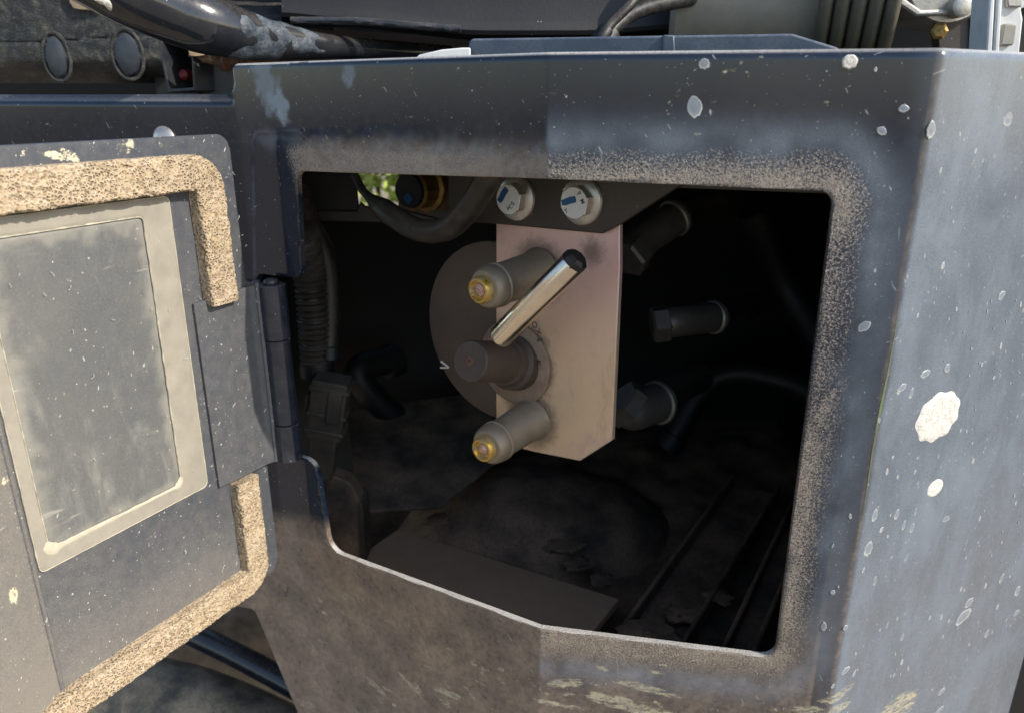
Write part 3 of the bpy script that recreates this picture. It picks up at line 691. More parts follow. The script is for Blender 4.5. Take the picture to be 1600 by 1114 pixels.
# second leaf that ties the outer knuckles to the panel
v_, f_ = plan_extrude([tuple(HX + np.array((-.003, .0075))), tuple(HX + np.array((-.016, .014))), tuple(B1 + np.array((-.012, .006)))], hz_t - .002, hz_b + .002, .0025, 1)
add_obj('hinge_leaf', v_, f_, M_blackdust, panel, bevel=.0005)
# screw head peeping over the door edge
p, t, n_ = on_panel(PP, PP.hit(258, 219)); 
scw = thing('round_head_screw', 'domed screw head on the low panel just above the door edge', 'screw', p)
v_, f_ = lathe(p, n_, [(0, .0090), (.001, .0092), (.0025, .0080), (.0040, .005), (.0045, .002)], 28); add_obj('head', v_, f_, M_steel, scw)
v_, f_ = lathe(p - n_ * .006, n_, [(0, .006), (.006, .006)], 16); add_obj('shank', v_, f_, M_steel, scw)

# ------------------------------------------------------------------ engine bay shell
def wallbox(name, x0, x1, y0, y1, z0, z1, m=M_bay):
    v_, f_ = box(((x0 + x1) / 2, (y0 + y1) / 2, CZ + (z0 + z1) / 2), x1 - x0, y1 - y0, z1 - z0)
    o = add_obj(name, v_, f_, m, flat=True); o['kind'] = 'structure'; return o
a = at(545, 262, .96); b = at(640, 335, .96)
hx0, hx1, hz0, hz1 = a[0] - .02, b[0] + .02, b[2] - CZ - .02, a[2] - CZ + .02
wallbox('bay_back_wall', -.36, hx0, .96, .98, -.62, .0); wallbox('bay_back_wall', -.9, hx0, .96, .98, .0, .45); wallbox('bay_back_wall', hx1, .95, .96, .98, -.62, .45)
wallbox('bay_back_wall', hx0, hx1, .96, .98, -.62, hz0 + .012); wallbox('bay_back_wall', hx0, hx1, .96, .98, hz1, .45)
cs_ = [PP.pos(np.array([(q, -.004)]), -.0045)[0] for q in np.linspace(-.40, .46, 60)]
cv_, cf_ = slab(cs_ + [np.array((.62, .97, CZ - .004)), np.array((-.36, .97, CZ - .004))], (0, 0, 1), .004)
o = add_obj('added_bay_ceiling', cv_, cf_, M_bay, flat=True); o['kind'] = 'structure'  # unseen ceiling, added to keep sun and sky light out of the bay
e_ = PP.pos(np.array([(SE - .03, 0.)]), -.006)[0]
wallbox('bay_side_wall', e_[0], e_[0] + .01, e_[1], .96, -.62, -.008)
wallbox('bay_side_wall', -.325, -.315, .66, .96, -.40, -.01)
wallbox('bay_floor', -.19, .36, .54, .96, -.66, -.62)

# ------------------------------------------------------------------ bay floor: muddy tray with relief
def heightfield(name, x0, x1, y0, y1, st, fz, m, parent=None, th=.01):
    nx = int((x1 - x0) / st) + 1; ny = int((y1 - y0) / st) + 1; V = []
    for i in range(nx):
        x = x0 + i * st; ys = .415 + (.615 * (.0176 - x) if x < .0176 else (-.147 * (x - .0176) if x < .19 else -.025 + .52 * (x - .19)))
        for j in range(ny): y = ys + (y1 - ys) * j / (ny - 1); V.append((x, y, fz(x, y)))
    F_ = [(i * ny + j, (i + 1) * ny + j, (i + 1) * ny + j + 1, i * ny + j + 1) for i in range(nx - 1) for j in range(ny - 1)]
    return add_obj(name, V, F_, m, parent)
def fz(x, y):
    q = Vector((x, y, 0)); return CZ - .455 + .005 * noise.fractal(q * 12, .8, 2, 4) + .10 * max(0, (y - .70)) + .010 * max(0, noise.noise(q * 22) - .15)
fl = heightfield('bay_tray', -.20, .37, .47, .94, .006, fz, M_floor); fl['kind'] = 'structure'
tag(fl, 'dust caked tray at the bottom of the bay', None)

def plane_poly(name, pix, z, th, m, label, cat, bevel=.001):
    P_ = [onz(u, v, CZ + z) for u, v in pix]; c = np.mean(P_, axis=0)
    t = thing(name, label, cat, tuple(c)); v_, f_ = slab(P_, (0, 0, 1), th)
    add_obj('board', v_, f_, m, t, bevel=bevel); return t
t = thing('loose_board', 'flat dusty brown board lying on the tray just below the opening', 'board', tuple(onz(760, 900, CZ - .42)))
v_, f_ = slab([onz(u, v, CZ - .42) for u, v in ((622, 826), (968, 935), (915, 1000), (780, 1010), (545, 880))], (0, 0, 1), .008); add_obj('plank', v_, f_, M_board, t, bevel=.001)
# clods of dried dirt
CL = ['dark clod at the far left tip of the loose board', 'second clod from the left behind the board', 'clod behind the middle of the board', 'larger clod behind the right half of the board', 'clod touching the right end of the far board edge',
      'largest clod at the foot of the thick dusty pipe', 'clod on the left side of the thick pipe', 'clod between the big foot clod and the board', 'clod beside the upright bracket', 'clod between the upright bracket and the round tank',
      'small clod on the right end of the board', 'tiny clod on the middle of the board', 'small clod at the right tip of the board', 'clod between the thick pipe and the thinner tube']
for i, (u, v, r_) in enumerate([(690, 812, .012), (760, 818, .009), (825, 825, .012), (880, 850, .014), (905, 880, .010), (1010, 985, .016), (1060, 960, .010), (1030, 1000, .012), (575, 760, .014), (640, 760, .010), (880, 955, .006), (720, 905, .005), (940, 905, .008), (1120, 930, .009)]):
    c = onz(u, v, CZ - .425); V = []; F_ = []
    n_, m_ = 14, 8
    for a in range(m_ + 1):
        th = math.pi * a / m_
        for k in range(n_):
            ph = 2 * math.pi * k / n_; d = Vector((math.sin(th) * math.cos(ph), math.sin(th) * math.sin(ph), math.cos(th) * .55))
            V.append(c + np.array(d) * r_ * np.array((1.5, 1.1, .6)) * (1 + .6 * noise.noise(d * 2.2 + Vector((i * 3, 0, 0))) + .3 * noise.noise(d * 6 + Vector((i, 0, 0)))))
    for a in range(m_):
        for k in range(n_): k2 = (k + 1) % n_; F_.append((a * n_ + k, (a + 1) * n_ + k, (a + 1) * n_ + k2, a * n_ + k2))
    o = add_obj('dirt_clod', V, F_, M_floor); tag(o, CL[i] + ' on the bay tray', 'clod', 'clods of dried dirt on the tray')

# round tank dome behind
c = at(835, 880, .74); t = thing('round_tank', 'large rounded dust covered tank low in the bay behind the board', 'tank', tuple(c))
V = []; F_ = []; n_, m_ = 48, 18
for a in range(m_ + 1):
    th = math.pi / 2 * a / m_ + .02
    for k in range(n_):
        ph = 2 * math.pi * k / n_; q = np.array((math.sin(th) * math.cos(ph) * .185, math.sin(th) * math.sin(ph) * .145, math.cos(th) * .125 - .02))
        q *= 1 + .03 * noise.noise(Vector(q * 25)); V.append(c + q)
for a in range(m_):
    for k in range(n_): k2 = (k + 1) % n_; F_.append((a * n_ + k, (a + 1) * n_ + k, (a + 1) * n_ + k2, a * n_ + k2))
F_.append(tuple(range(n_)))
add_obj('tank_shell', V, F_, M_floor, t)
v_, f_ = tube([c + np.array((math.cos(a) * .19, math.sin(a) * .150, -.015)) for a in np.linspace(0, 2 * math.pi, 40)], .006, 8, 1, False); add_obj('rim', v_, f_, M_dark, t)

# pipes and side rail at right of the tray
def pipe(name, pts, r, m, label, cat, group=None, n=20, wob=.02, ends=None, rf=None, pm='tube'):
    t = thing(name, label, cat, tuple(pts[0]), group); v_, f_ = tube(pts, r, n, 8, wob=wob, rf=rf); add_obj(pm, v_, f_, m, t)
    if ends:
        for (i, rr, ln, mm, nm) in ends:
            a, b = (np.array(pts[0]), np.array(pts[1])) if i == 0 else (np.array(pts[-1]), np.array(pts[-2])); d = (b - a) / np.linalg.norm(b - a)
            v_, f_ = lathe(a - d * .001, d, [(0, rr * .9), (.001, rr), (ln - .001, rr), (ln, rr * .9)], 24, hexn=6 if 'nut' in nm else None); add_obj(nm, v_, f_, mm, t, smooth=25)
    return t
def channel(name, label, pa, pb, wd, m):
    a, b = np.array(pa), np.array(pb); d = (b - a) / np.linalg.norm(b - a); x_ = np.cross(d, (0, 0, 1)); x_ /= np.linalg.norm(x_); up_ = np.cross(x_, d)
    t = thing(name, label, 'channel', tuple(b)); L_ = np.linalg.norm(b - a); c = (a + b) / 2
    v_, f_ = box(c, wd, L_, .004, (x_, d, up_)); add_obj('web', v_, f_, m, t, bevel=.0012)
    for q in (-1, 1):
        v_, f_ = box(c + x_ * q * (wd / 2 + .0021) + up_ * .006, .004, L_, .018, (x_, d, up_)); add_obj('lip', v_, f_, m, t, bevel=.0015)
    return t
channel('dusty_channel', 'wide dusty channel member slanting down to the bottom edge of the opening', at(1180, 765, .76), at(1015, 1015, .520), .046, M_floor)
channel('narrow_channel', 'narrow dusty channel to the right of the wide slanting one', at(1255, 800, .71), at(1150, 1040, .495), .018, M_floor)
t = thing('sloping_bay_plate', 'smooth sloping dust covered plate low at the left inside the opening', 'plate', tuple(at(640, 720, .70)))
v_, f_ = slab([at(540, 640, .84), at(760, 610, .88), at(800, 700, .78), at(690, 790, .66), at(560, 800, .64)], (0, -.55, .83), .006); add_obj('plate', v_, f_, M_floor, t, bevel=.002)
pipe('crossing_hose', [at(620, 560, .86), at(560, 590, .82), at(700, 700, .86), at(900, 680, .9)], .016, M_dark, 'dark hose looping across the back behind the round disc', 'hose', ends=[(0, .02, .02, M_dark, 'cuff')])

M_body = dusty('brown_grey_switch_body', (.080, .058, .044), .55, dust=(.18, .13, .09), amt=.5, up=.1, bsc=25, bump=.1, fleck=.03)
# ------------------------------------------------------------------ battery switch on its zinc plate
NPL = np.array((-.61, -.79, 0.)); NPL /= np.linalg.norm(NPL)
PL = Plane((.030, .500, CZ), NPL)
HL = PL.hit
sw = thing('battery_isolator_switch', 'battery isolator switch with steel lever rod on a pinkish zinc plated bracket plate', 'switch', tuple(HL(870, 700)))
pl = [HL(u, v) for u, v in ((775, 300), (968, 300), (968, 420), (956, 688), (906, 720), (835, 706), (775, 690))]
zo_ = np.array(sw['_org']); M_zinc = zinc([(tuple(HL(842, 425) - zo_), .016), (tuple(HL(830, 655) - zo_), .016), (tuple(HL(806, 566) - zo_), .027), (tuple(HL(925, 392) - zo_), .002)])  # grime round studs and washer; last spot paints the lever tip's dark reflection
v_, f_ = slab(pl, NPL, .0045); mp = add_obj('mounting_plate', v_, f_, M_zinc, sw, bevel=.0007)
v_, f_ = lathe(HL(774, 521, -.008), -NPL, [(0, .0665), (.001, .0690), (.030, .0690), (.033, .064)], 64); add_obj('switch_body', v_, f_, M_body, sw)
wc = HL(806, 566, .0); 
v_, f_ = lathe(wc, NPL, [(.0002, .0315), (.0026, .0315), (.0032, .0306)], 56); ws = add_obj('washer', v_, f_, M_washer, sw)
tip = HL(734, 564, .058); ax = NPL
base = HL(806, 566, .003)
axd = tip - base; Lh = np.linalg.norm(axd); axd /= Lh
v_, f_ = lathe(base, axd, [(-.002, .0205), (.008, .0200), (.010, .0172), (.016, .0165), (.0165, .0146), (Lh - .001, .0138), (Lh, .0130)], 40); hub = add_obj('spindle', v_, f_, M_shaft, sw)
v_, f_ = lathe(tip, axd, [(-.001, .0030), (.0003, .0030), (.0005, .0022)], 16); sub(hub, 'centre_mark', v_, f_, M_rust)
v_, f_ = lathe(tip, axd, [(-.0005, .0012), (.0009, .0012)], 8); sub(hub, 'centre_mark', v_, f_, M_ink)
ra, rb = HL(779, 530, .050), HL(905, 401, .042); dd = rb - ra; Lr = np.linalg.norm(dd); dd /= Lr
v_, f_ = lathe(ra, dd, [(0, .0052), (.0010, .0072), (.0030, .0080), (Lr - .006, .0080), (Lr - .0055, .0078)], 36); lv = add_obj('lever_rod', v_, f_, M_rod, sw)
v_, f_ = lathe(ra, dd, [(Lr - .0062, .0081), (Lr - .002, .0078), (Lr, .0055)], 8, hexn=8, rot=.3); sub(lv, 'rod_tip', v_, f_, M_dark, smooth=15)
cpn = HL(702, 574, .050)
for dv, du in ((-10, -13), (0, -14)):
    q = HL(702 + du, 574 + dv, .052); v_, f_ = tube([cpn, (cpn + q) / 2, q], .0008, 8, 4); add_obj('cotter_leg', v_, f_, M_steel, sw)
def stud(bu, bv, tu, tv, L):
    a = HL(bu, bv, 0); b = HL(tu, tv, L); d = b - a; l = np.linalg.norm(d); d /= l
    v_, f_ = lathe(a, d, [(0, .0170), (.0015, .0165), (.004, .0148), (l - .020, .0134), (l - .018, .0128)], 40)
    st = add_obj('terminal_stud', v_, f_, M_sleeve, sw)
    v_, f_ = lathe(a, d, [(l - .0195, .0140), (l - .0188, .0147), (l - .0172, .0147), (l - .0165, .0137), (l - .0150, .0137), (l - .0145, .0143), (l - .0130, .0143), (l - .008, .0134), (l - .006, .0118), (l - .0055, .0090)], 40); sub(st, 'cap', v_, f_, M_sleeve)
    v_, f_ = lathe(a, d, [(l - .007, .0088), (l - .001, .0087), (l, .0080), (l + .0002, .0066), (l - .002, .0056)], 32); sub(st, 'gold_ring', v_, f_, M_gold)
    v_, f_ = lathe(a, d, [(l - .003, .0056), (l - .0014, .0044), (l - .0004, .0020)], 7, hexn=7, rot=.4); sub(st, 'screw', v_, f_, M_pink, smooth=10)
stud(842, 425, 746, 455, .060); stud(830, 655, 752, 704, .058)

# text stamped on steel
def stamp(txt, origin, x, y, nrm, size, m, parent_mesh, name='marking'):
    cu = bpy.data.curves.new('t', 'FONT'); cu.body = txt; cu.size = size; cu.align_x = 'CENTER'; cu.align_y = 'CENTER'; cu.extrude = .00008 / 1; cu.offset = size * .006
    ob = bpy.data.objects.new('t', cu); C.objects.link(ob); dg = bpy.context.evaluated_depsgraph_get(); me = bpy.data.meshes.new_from_object(ob.evaluated_get(dg))
    bpy.data.objects.remove(ob); bpy.data.curves.remove(cu)
    V = [np.array(origin) + x * v.co.x + y * v.co.y + nrm * (v.co.z + .0001) for v in me.vertices]; F_ = [tuple(p.vertices) for p in me.polygons]
    bpy.data.meshes.remove(me)
    return sub(parent_mesh, name, V, F_, m, flat=True)
TX = np.array((-NPL[1], NPL[0], 0.)); TX = TX if TX[0] > 0 else -TX; UP = np.array((0, 0, 1.))
for ch, (u, v), rot in (('O', (835, 508), 20), ('X', (841, 519), 8), ('E', (843, 532), -5), ('K', (841, 566), -25), ('X', (836, 577), -35), ('C', (826, 588), -50)):
    c_ = HL(u, v, .0033); rt = R(rot - 70); x = TX * math.cos(rt) + UP * math.sin(rt); y = -TX * math.sin(rt) + UP * math.cos(rt)
    stamp(ch, c_, x, y, NPL, .0062, M_ink, ws)

# angled bracket above with two flange bolts
mb = thing('angled_support_bracket', 'dark brown angled steel bracket above the switch plate holding two flange bolts', 'bracket', tuple(HL(860, 350, .006)))
pb = [HL(u, v, .006) for u, v in ((700, 235), (1150, 235), (1060, 292), (968, 351), (940, 366), (745, 348), (700, 345))]
v_, f_ = slab(pb, NPL, .0055); add_obj('bracket_plate', v_, f_, M_brown, mb, bevel=.0012)
def bolt(u, v, lab, marks, blue):
    c_ = HL(u, v, .006); t_ = add_obj
    v_, f_ = lathe(c_, NPL, [(0, .0150), (.0010, .0152), (.0022, .0146), (.0035, .0118)], 40)
    bo = add_obj('flange_bolt', v_, f_, M_steel, mb); bo['label'] = lab
    v_, f_ = lathe(c_, NPL, [(.002, .0108), (.0092, .0108), (.0100, .0100)], 6, hexn=6, rot=.35); hd = sub(bo, 'hex_head', v_, f_, M_steel, smooth=20)
    # sub() needs the root: marks are siblings of the head under the same bolt
    o_ = c_ + NPL * .0101
    v_, f_ = lathe(c_, NPL, [(.0098, .0098), (.0103, .0094), (.01032, .0086)], 40); sub(bo, 'head_face', v_, f_, M_white)
    (bx, by), bl, bw, br = blue; x = TX * math.cos(R(br)) + UP * math.sin(R(br)); y = -TX * math.sin(R(br)) + UP * math.cos(R(br))
    ct = o_ + TX * bx + UP * by + NPL * .0004
    pts = [ct + x * a * bl / 2 + y * b * bw / 2 for a, b in ((-1, -.7), (-.6, -1), (.3, -.9), (.9, -1), (1, -.2), (.95, .8), (.2, 1), (-.5, .85), (-1, .8))]
    v_, f_ = slab(pts, NPL, .0003); sub(bo, 'paint_mark', v_, f_, M_blue)
    for ch, dx, dy, rt in marks:
        rt = R(rt); x = TX * math.cos(rt) + UP * math.sin(rt); y = -TX * math.sin(rt) + UP * math.cos(rt)
        stamp(ch, o_ + TX * dx + UP * dy + NPL * .0003, x, y, NPL, .0040, M_ink, bo)
bolt(808, 310, 'left flange bolt with a diagonal blue paint mark', (('V', .0005, -.0060, 10), ('C', .0028, -.0045, 30), ('S', .0045, -.0022, 50)), ((-.0040, .0028), .0115, .0046, 55))
bolt(910, 315, 'right flange bolt with a level blue paint mark', (('P', .0040, .0058, -30), ('M', .0066, .0014, -60), ('Y', -.0052, -.0054, 30)), ((-.0034, .0010), .0110, .0044, 18))
# underside rail seen at the top right of the opening
t = thing('top_edge_rail', 'thin dusty brown rail just under the top edge of the opening at right', 'rail', tuple(at(1180, 285, .43)))
q = [at(u, v, y_) for u, v, y_ in ((1000, 240, .47), (1360, 240, .415), (1360, 306, .415), (1000, 292, .47))]; nn = np.cross(q[1] - q[0], q[3] - q[0]); nn = nn if nn[1] < 0 else -nn
v_, f_ = slab(q, nn, .003); add_obj('rail', v_, f_, M_brown, t, bevel=.0005)

# rear frame rail with a gap through which foliage outside shows
YR = .66
t = thing('rear_frame_rail', 'dark frame rail across the top back of the bay, pierced by a small gap', 'rail', tuple(at(600, 320, YR)))
def rp_(name, pix, m, th=.006, Y=YR):
    P_ = [at(u, v, Y) for u, v in pix]; v_, f_ = slab(P_, (0, -1, 0), th); return add_obj(name, v_, f_, m, t, bevel=.0012)
rp_('rail_plate', ((400, 230), (552, 230), (556, 285), (560, 330), (400, 330)), M_dark)
rp_('rail_plate', ((624, 230), (790, 230), (790, 352), (624, 345), (622, 327)), M_brown)
rp_('rail_lip', ((400, 330), (558, 330), (562, 316), (570, 323), (600, 326), (622, 326), (700, 346), (700, 352), (400, 342)), M_brown, Y=YR - .002)
rp_('clamp_plate', ((632, 240), (706, 240), (706, 318), (698, 330), (632, 326)), M_rust, Y=YR - .010)
c_ = at(668, 294, YR - .010)
v_, f_ = lathe(c_, (-.5, -.86, .0), [(0, .0200), (.004, .0200), (.005, .0165), (.022, .0165), (.024, .0150)], 6, hexn=12); ft = add_obj('brass_fitting', v_, f_, M_brass, t, smooth=20)
v_, f_ = lathe(c_ + np.array((-.5, -.86, 0)) * .024, (-.5, -.86, 0), [(0, .0145), (.003, .0135)], 20); sub(ft, 'plug', v_, f_, M_dark)
v_, f_ = lathe(c_ + np.array((-.5, -.86, 0)) * .0272 + np.array((.0, 0, -.006)), (-.5, -.86, 0), [(0, .0052), (.0004, .0050)], 4, hexn=4); sub(ft, 'paint_mark', v_, f_, M_blue)
# foliage outside
bc = at(590, 300, 1.75); bush = thing('leafy_shrub', 'sunlit yellow green foliage seen through the gap above the hose', 'shrub', (float(bc[0]), float(bc[1]), 0.))
v_, f_ = tube([(bc[0], bc[1] + .05, 0), (bc[0] + .02, bc[1] + .03, .5), (bc[0] - .01, bc[1] + .04, bc[2] + .1)], .015, 8, 6, rf=lambda t: .018 - .013 * t); add_obj('stem', v_, f_, M_stem, bush)
V = []; F_ = []
for i in range(3200):
    d = Vector((random.gauss(0, 1), random.gauss(0, .6), random.gauss(0, 1))); d = d.normalized() * random.random() ** .4
    c_ = Vector(bc) + Vector((d.x * .24, d.y * .16, d.z * .30)); u_ = Vector((random.gauss(0, 1), random.gauss(0, 1), random.gauss(0, 1))).normalized(); k_ = u_.cross(Vector((random.random(), random.random(), random.random()))).normalized(); l = random.uniform(.012, .024)
    o0 = len(V); V += [c_ - u_ * l, c_ + k_ * l * .4, c_ + u_ * l, c_ - k_ * l * .4]; F_.append((o0, o0 + 1, o0 + 2, o0 + 3))
o = add_obj('leaf', [tuple(v) for v in V], F_, M_leaf, bush, flat=True); o['kind'] = 'stuff'; o['label'] = 'small yellow green leaves'

# hanging hose loop
pipe('drooping_hose', [at(555, 275, .60), at(570, 302, .585), at(610, 335, .555), at(655, 360, .535), at(700, 357, .515), at(733, 325, .495), at(762, 280, .475), at(785, 235, .465)], .0092, M_rubber,
     'dusty black hose drooping in a loop under the top edge of the opening', 'hose', rf=lambda t: .0032 + .0050 * min(1, max(0, (t - .17) / .08)), wob=.04)
# left: conduit, cable, connector
t = thing('corrugated_conduit', 'dark corrugated conduit hanging just inside the left edge of the opening', 'conduit', tuple(at(490, 560, .62)))
P_ = catmull([at(470, 360, .60), at(482, 420, .62), at(490, 500, .62), at(495, 570, .62)], 40)
v_, f_ = tube(P_, .013, 18, 1, False, rf=lambda t_: .0125 + .0018 * math.sin(t_ * 2 * math.pi * 26)); add_obj('tube', v_, f_, M_rubber, t)
v_, f_ = lathe(at(495, 565, .62), (0, 0, -1), [(0, .015), (.012, .015)], 20); add_obj('cuff', v_, f_, M_dark, t)
pipe('bent_cable', [at(468, 300, .60), at(485, 350, .62), at(508, 400, .63), at(516, 470, .63), at(514, 560, .62)], .0085, M_rubber, 'thick dark cable curving down beside the corrugated conduit', 'cable', ends=[(1, .010, .012, M_dark, 'boot')])
t = thing('cable_connector', 'blocky grey brown cable connector hanging below the conduit behind the hinge', 'connector', tuple(at(510, 620, .60)))
axc = np.array((.22, 0, -1.)); axc = np.array((-.20, 0.05, -1.)); axc /= np.linalg.norm(axc); X_ = np.cross(axc, (0, 1, 0)); X_ /= np.linalg.norm(X_); Y_ = np.cross(axc, X_)
cc = at(515, 635, .60)
M_conn = dusty('dirty_grey_connector', (.025, .023, .02), .6, dust=(.13, .105, .075), amt=.6, up=.3, bsc=50, bump=.3, fleck=.03)
for nm, off, sx, sy, sz in (('shell', 0, .030, .024, .055), ('latch', -.006, .012, .030, .030), ('rib', -.020, .034, .026, .004), ('rib', .004, .034, .026, .004), ('rib', .020, .034, .026, .004), ('tail', .045, .022, .020, .045)):
    v_, f_ = box(cc + axc * off + X_ * (.006 if nm == 'latch' else 0), sx, sy, sz, (X_, Y_, axc)); add_obj(nm, v_, f_, M_conn, t, bevel=.0015)
v_, f_ = box(cc + axc * .0 + X_ * -.017, .006, .012, .02, (X_, Y_, axc)); add_obj('tab', v_, f_, M_conn, t, bevel=.001)
t = thing('upright_bracket', 'dark dusty upright bracket standing at the lower left inside the opening', 'bracket', tuple(at(545, 850, .62)))
v_, f_ = slab([at(u, v, .60) for u, v in ((512, 740), (548, 755), (566, 790), (570, 870), (500, 900))], (0, -1, 0), .02); add_obj('web', v_, f_, M_floor, t, bevel=.002)
v_, f_ = slab([at(u, v, .597) for u, v in ((560, 785), (567, 790), (572, 880), (563, 880))], (0, -1, 0), .03); add_obj('flange', v_, f_, M_conn, t, bevel=.001)

# right: three elbow fittings with hoses
def fitting(p0, p1, p2, p3, r, label):
    t = thing('hydraulic_elbow', label, 'fitting', tuple(p1), 'hydraulic elbows behind the switch plate')
    d = (p1 - p0) / np.linalg.norm(p1 - p0); v_, f_ = lathe(p0, d, [(0, r * 1.05), (.002, r * 1.2), (.013, r * 1.2), (.015, r)], 6, hexn=6); add_obj('nut', v_, f_, M_fit, t, smooth=20)
    v_, f_ = tube([p0 + d * .012, p0 + (p1 - p0) * .6, p1, (p1 + p2) / 2, p2], r, 24, 8); add_obj('elbow', v_, f_, M_fit, t)
    d = (p2 - p1) / np.linalg.norm(p2 - p1); v_, f_ = lathe(p2 - d * .004, d, [(0, r * 1.02), (.001, r * 1.12), (.004, r * 1.12), (.005, r * 1.02)], 28); add_obj('collar', v_, f_, M_steeld, t)
    v_, f_ = tube([p2, (p2 + p3) / 2 + np.array((0, .01, .0)), p3], r * .95, 16, 8); add_obj('hose', v_, f_, M_rubber, t)
M_fit = dusty('dull_fitting_steel', (.10, .092, .082), .36, metal=.4, dust=(.16, .13, .10), amt=.35, up=.2, bsc=60, bump=.08, fleck=.02)
M_steeld = dusty('dull_bright_collar', (.24, .23, .21), .35, metal=.6, dust=(.2, .17, .13), amt=.3, up=.1, bump=.05, fleck=.02)
fitting(at(978, 408, .56), at(1010, 372, .58), at(1056, 340, .60), at(1120, 325, .66), .0135, 'uppermost of the three hydraulic elbows right of the plate')
fitting(at(1018, 508, .58), at(1060, 502, .58), at(1118, 496, .60), at(1180, 480, .70), .0125, 'middle hydraulic elbow with a bright crescent collar')
fitting(at(968, 622, .56), at(990, 640, .56), at(1030, 628, .58), at(1090, 590, .68), .0165, 'lowest hydraulic elbow, below and right of the plate centre')
pipe('rear_hose', [at(1180, 330, .78), at(1230, 450, .78), at(1290, 540, .74), at(1330, 620, .7)], .017, M_dark, 'faint dark hose slanting across the right back of the bay', 'hose', ends=[(0, .02, .02, M_dark, 'cuff')])
pipe('low_rear_hose', [at(1040, 700, .82), at(1120, 590, .84), at(1240, 600, .80), at(1330, 660, .74)], .015, M_dark, 'low dark hose arching behind the lowest elbow', 'hose', ends=[(0, .018, .02, M_dark, 'cuff')])

# ------------------------------------------------------------------ things above the panel, left to right
# grained rubber cover with two oval plugs
YC = .66
t = thing('rubber_cover', 'dusty grained black rubber cover with two smooth oval plugs at the top left', 'cover', tuple(at(110, 130, YC)))
def cover_pt(u, v): return at(u, v, YC)
xs = np.linspace(-120, 262, 120); V = []; nxc = len(xs); prof = [(v, 0.) for v in np.linspace(-80, 88, 56)] + [(v, (v - 88) / 42) for v in np.linspace(90, 130, 16)]
fil = []
for u in xs:
    for v, k in prof:
        seam = 68 - 14 * max(0, (u - 60) / 200)
        Y = YC + .030 * k * k + .0012 * (1 if v > seam else 0) * -1 + .0012 * noise.noise(Vector((u * .06, v * .06, 0))) + .0005 * noise.noise(Vector((u * .22, v * .22, 3)))
        Y += .0016 * math.exp(-((v - seam) / 2.0) ** 2) 
        V.append(at(u, v, Y)); fil.append(max(0, .15 + .35 * math.exp(-((v - 105) / 22) ** 2) + .2 * noise.noise(Vector((u * .02, v * .02, 9)))) * (1 - .9 * sstep(112, 124, v)))
mp_ = len(prof); F_ = [(i * mp_ + j, i * mp_ + j + 1, (i + 1) * mp_ + j + 1, (i + 1) * mp_ + j) for i in range(nxc - 1) for j in range(mp_ - 1)]
nV = len(V); V += [v + np.array((0, .02, 0)) for v in V[:]]; F_ += [tuple(i + nV for i in f[::-1]) for f in F_]
add_obj('cover_skin', V, F_, M_leather, t, attrs={'film': fil + fil})
M_plug = dusty('smooth_dark_plug', (.025, .032, .042), .42, dust=(.12, .12, .11), amt=.3, up=.1, bsc=90, bump=.1, fleck=.03)
for u, v, ru, rv in ((90, 90, 14, 27), (201, 86, 17, 28)):
    c_ = at(u, v, YC + .001); k = YC / 1100; V = []; n_ = 32
    for q, h in ((1.08, -.004), (1.0, .0005), (.9, .0032), (.6, .0046), (.25, .005)):
        for i in range(n_):
            a = 2 * math.pi * i / n_; V.append(c_ + np.array((math.cos(a) * ru * k * q, -h, math.sin(a) * rv * k * q)))
    F_ = [(i * n_ + j, i * n_ + (j + 1) % n_, (i + 1) * n_ + (j + 1) % n_, (i + 1) * n_ + j) for i in range(4) for j in range(n_)] + [tuple(4 * n_ + j for j in range(n_))]
    add_obj('oval_plug', V, F_, M_plug, t)
    V = []
    for j in range(41):
        a = 2 * math.pi * j / 40; V.append(c_ + np.array((math.cos(a) * (ru + 4) * k, -.0012, math.sin(a) * (rv + 4) * k)))
    v_, f_ = tube(V, .0016, 8, 1, False, wob=.35); add_obj('rim', v_, f_, M_leather, t, attrs={'film': [.22] * len(v_)})
# dried clay on the cover top
c_ = at(132, 6, YC - .006); V = []; n_ = 20
v_, f_ = slab([at(u, v, YC - .004 + .0006 * (i % 2)) for i, (u, v) in enumerate(((104, -14), (172, -14), (168, 4), (158, 15), (140, 17), (124, 16), (114, 14), (108, 5)))], (0, -1, 0), .004)
o = add_obj('clay_patch', v_, f_, M_tan, bevel=.001); tag(o, 'tan patch of dried clay stuck on the grained rubber cover', 'clay')

# black glossy pipe crossing
t = thing('black_steel_pipe', 'glossy black bent steel pipe crossing the top left with a chalky scuffed grease patch', 'pipe', tuple(at(330, 40, .57)))
pts = [at(110, -60, .52), at(190, -16, .53), at(270, 18, .545), at(345, 45, .56), at(440, 66, .60), at(560, 76, .66), at(700, 86, .74)]
v_, f_ = tube(pts, .0175, 32, 12, rf=lambda q: .0205 - .0125 * sstep(.38, .85, q)); add_obj('tube', v_, f_, M_black, t)
M_grease = dusty('chalky_blue_grease', (.02, .028, .04), .3, dust=(.20, .23, .26), amt=.6, up=.2, bsc=110, fine=500, bump=.7, fleck=.08)
pq = catmull(pts, 12); k0, k1 = 36, 58
v_, f_ = tube([pq[i] + np.array((0, -.001, .0005)) for i in range(k0, k1)], .0165, 24, 1, False, rf=lambda q: (.0197 - .0125 * sstep(.38, .85, (k0 + q * (k1 - k0)) / 72)) * (.72 + .38 * math.sin(math.pi * min(1, max(0, q))) ** .35), wob=.22)
o = add_obj('grease_patch', v_, f_, M_grease, t)
v_, f_ = tube([at(150, -4, .505), at(165, 4, .51), at(178, 16, .52)], .0024, 10, 6, wob=.3); o = add_obj('clay_smear', v_, f_, M_chalk, t)
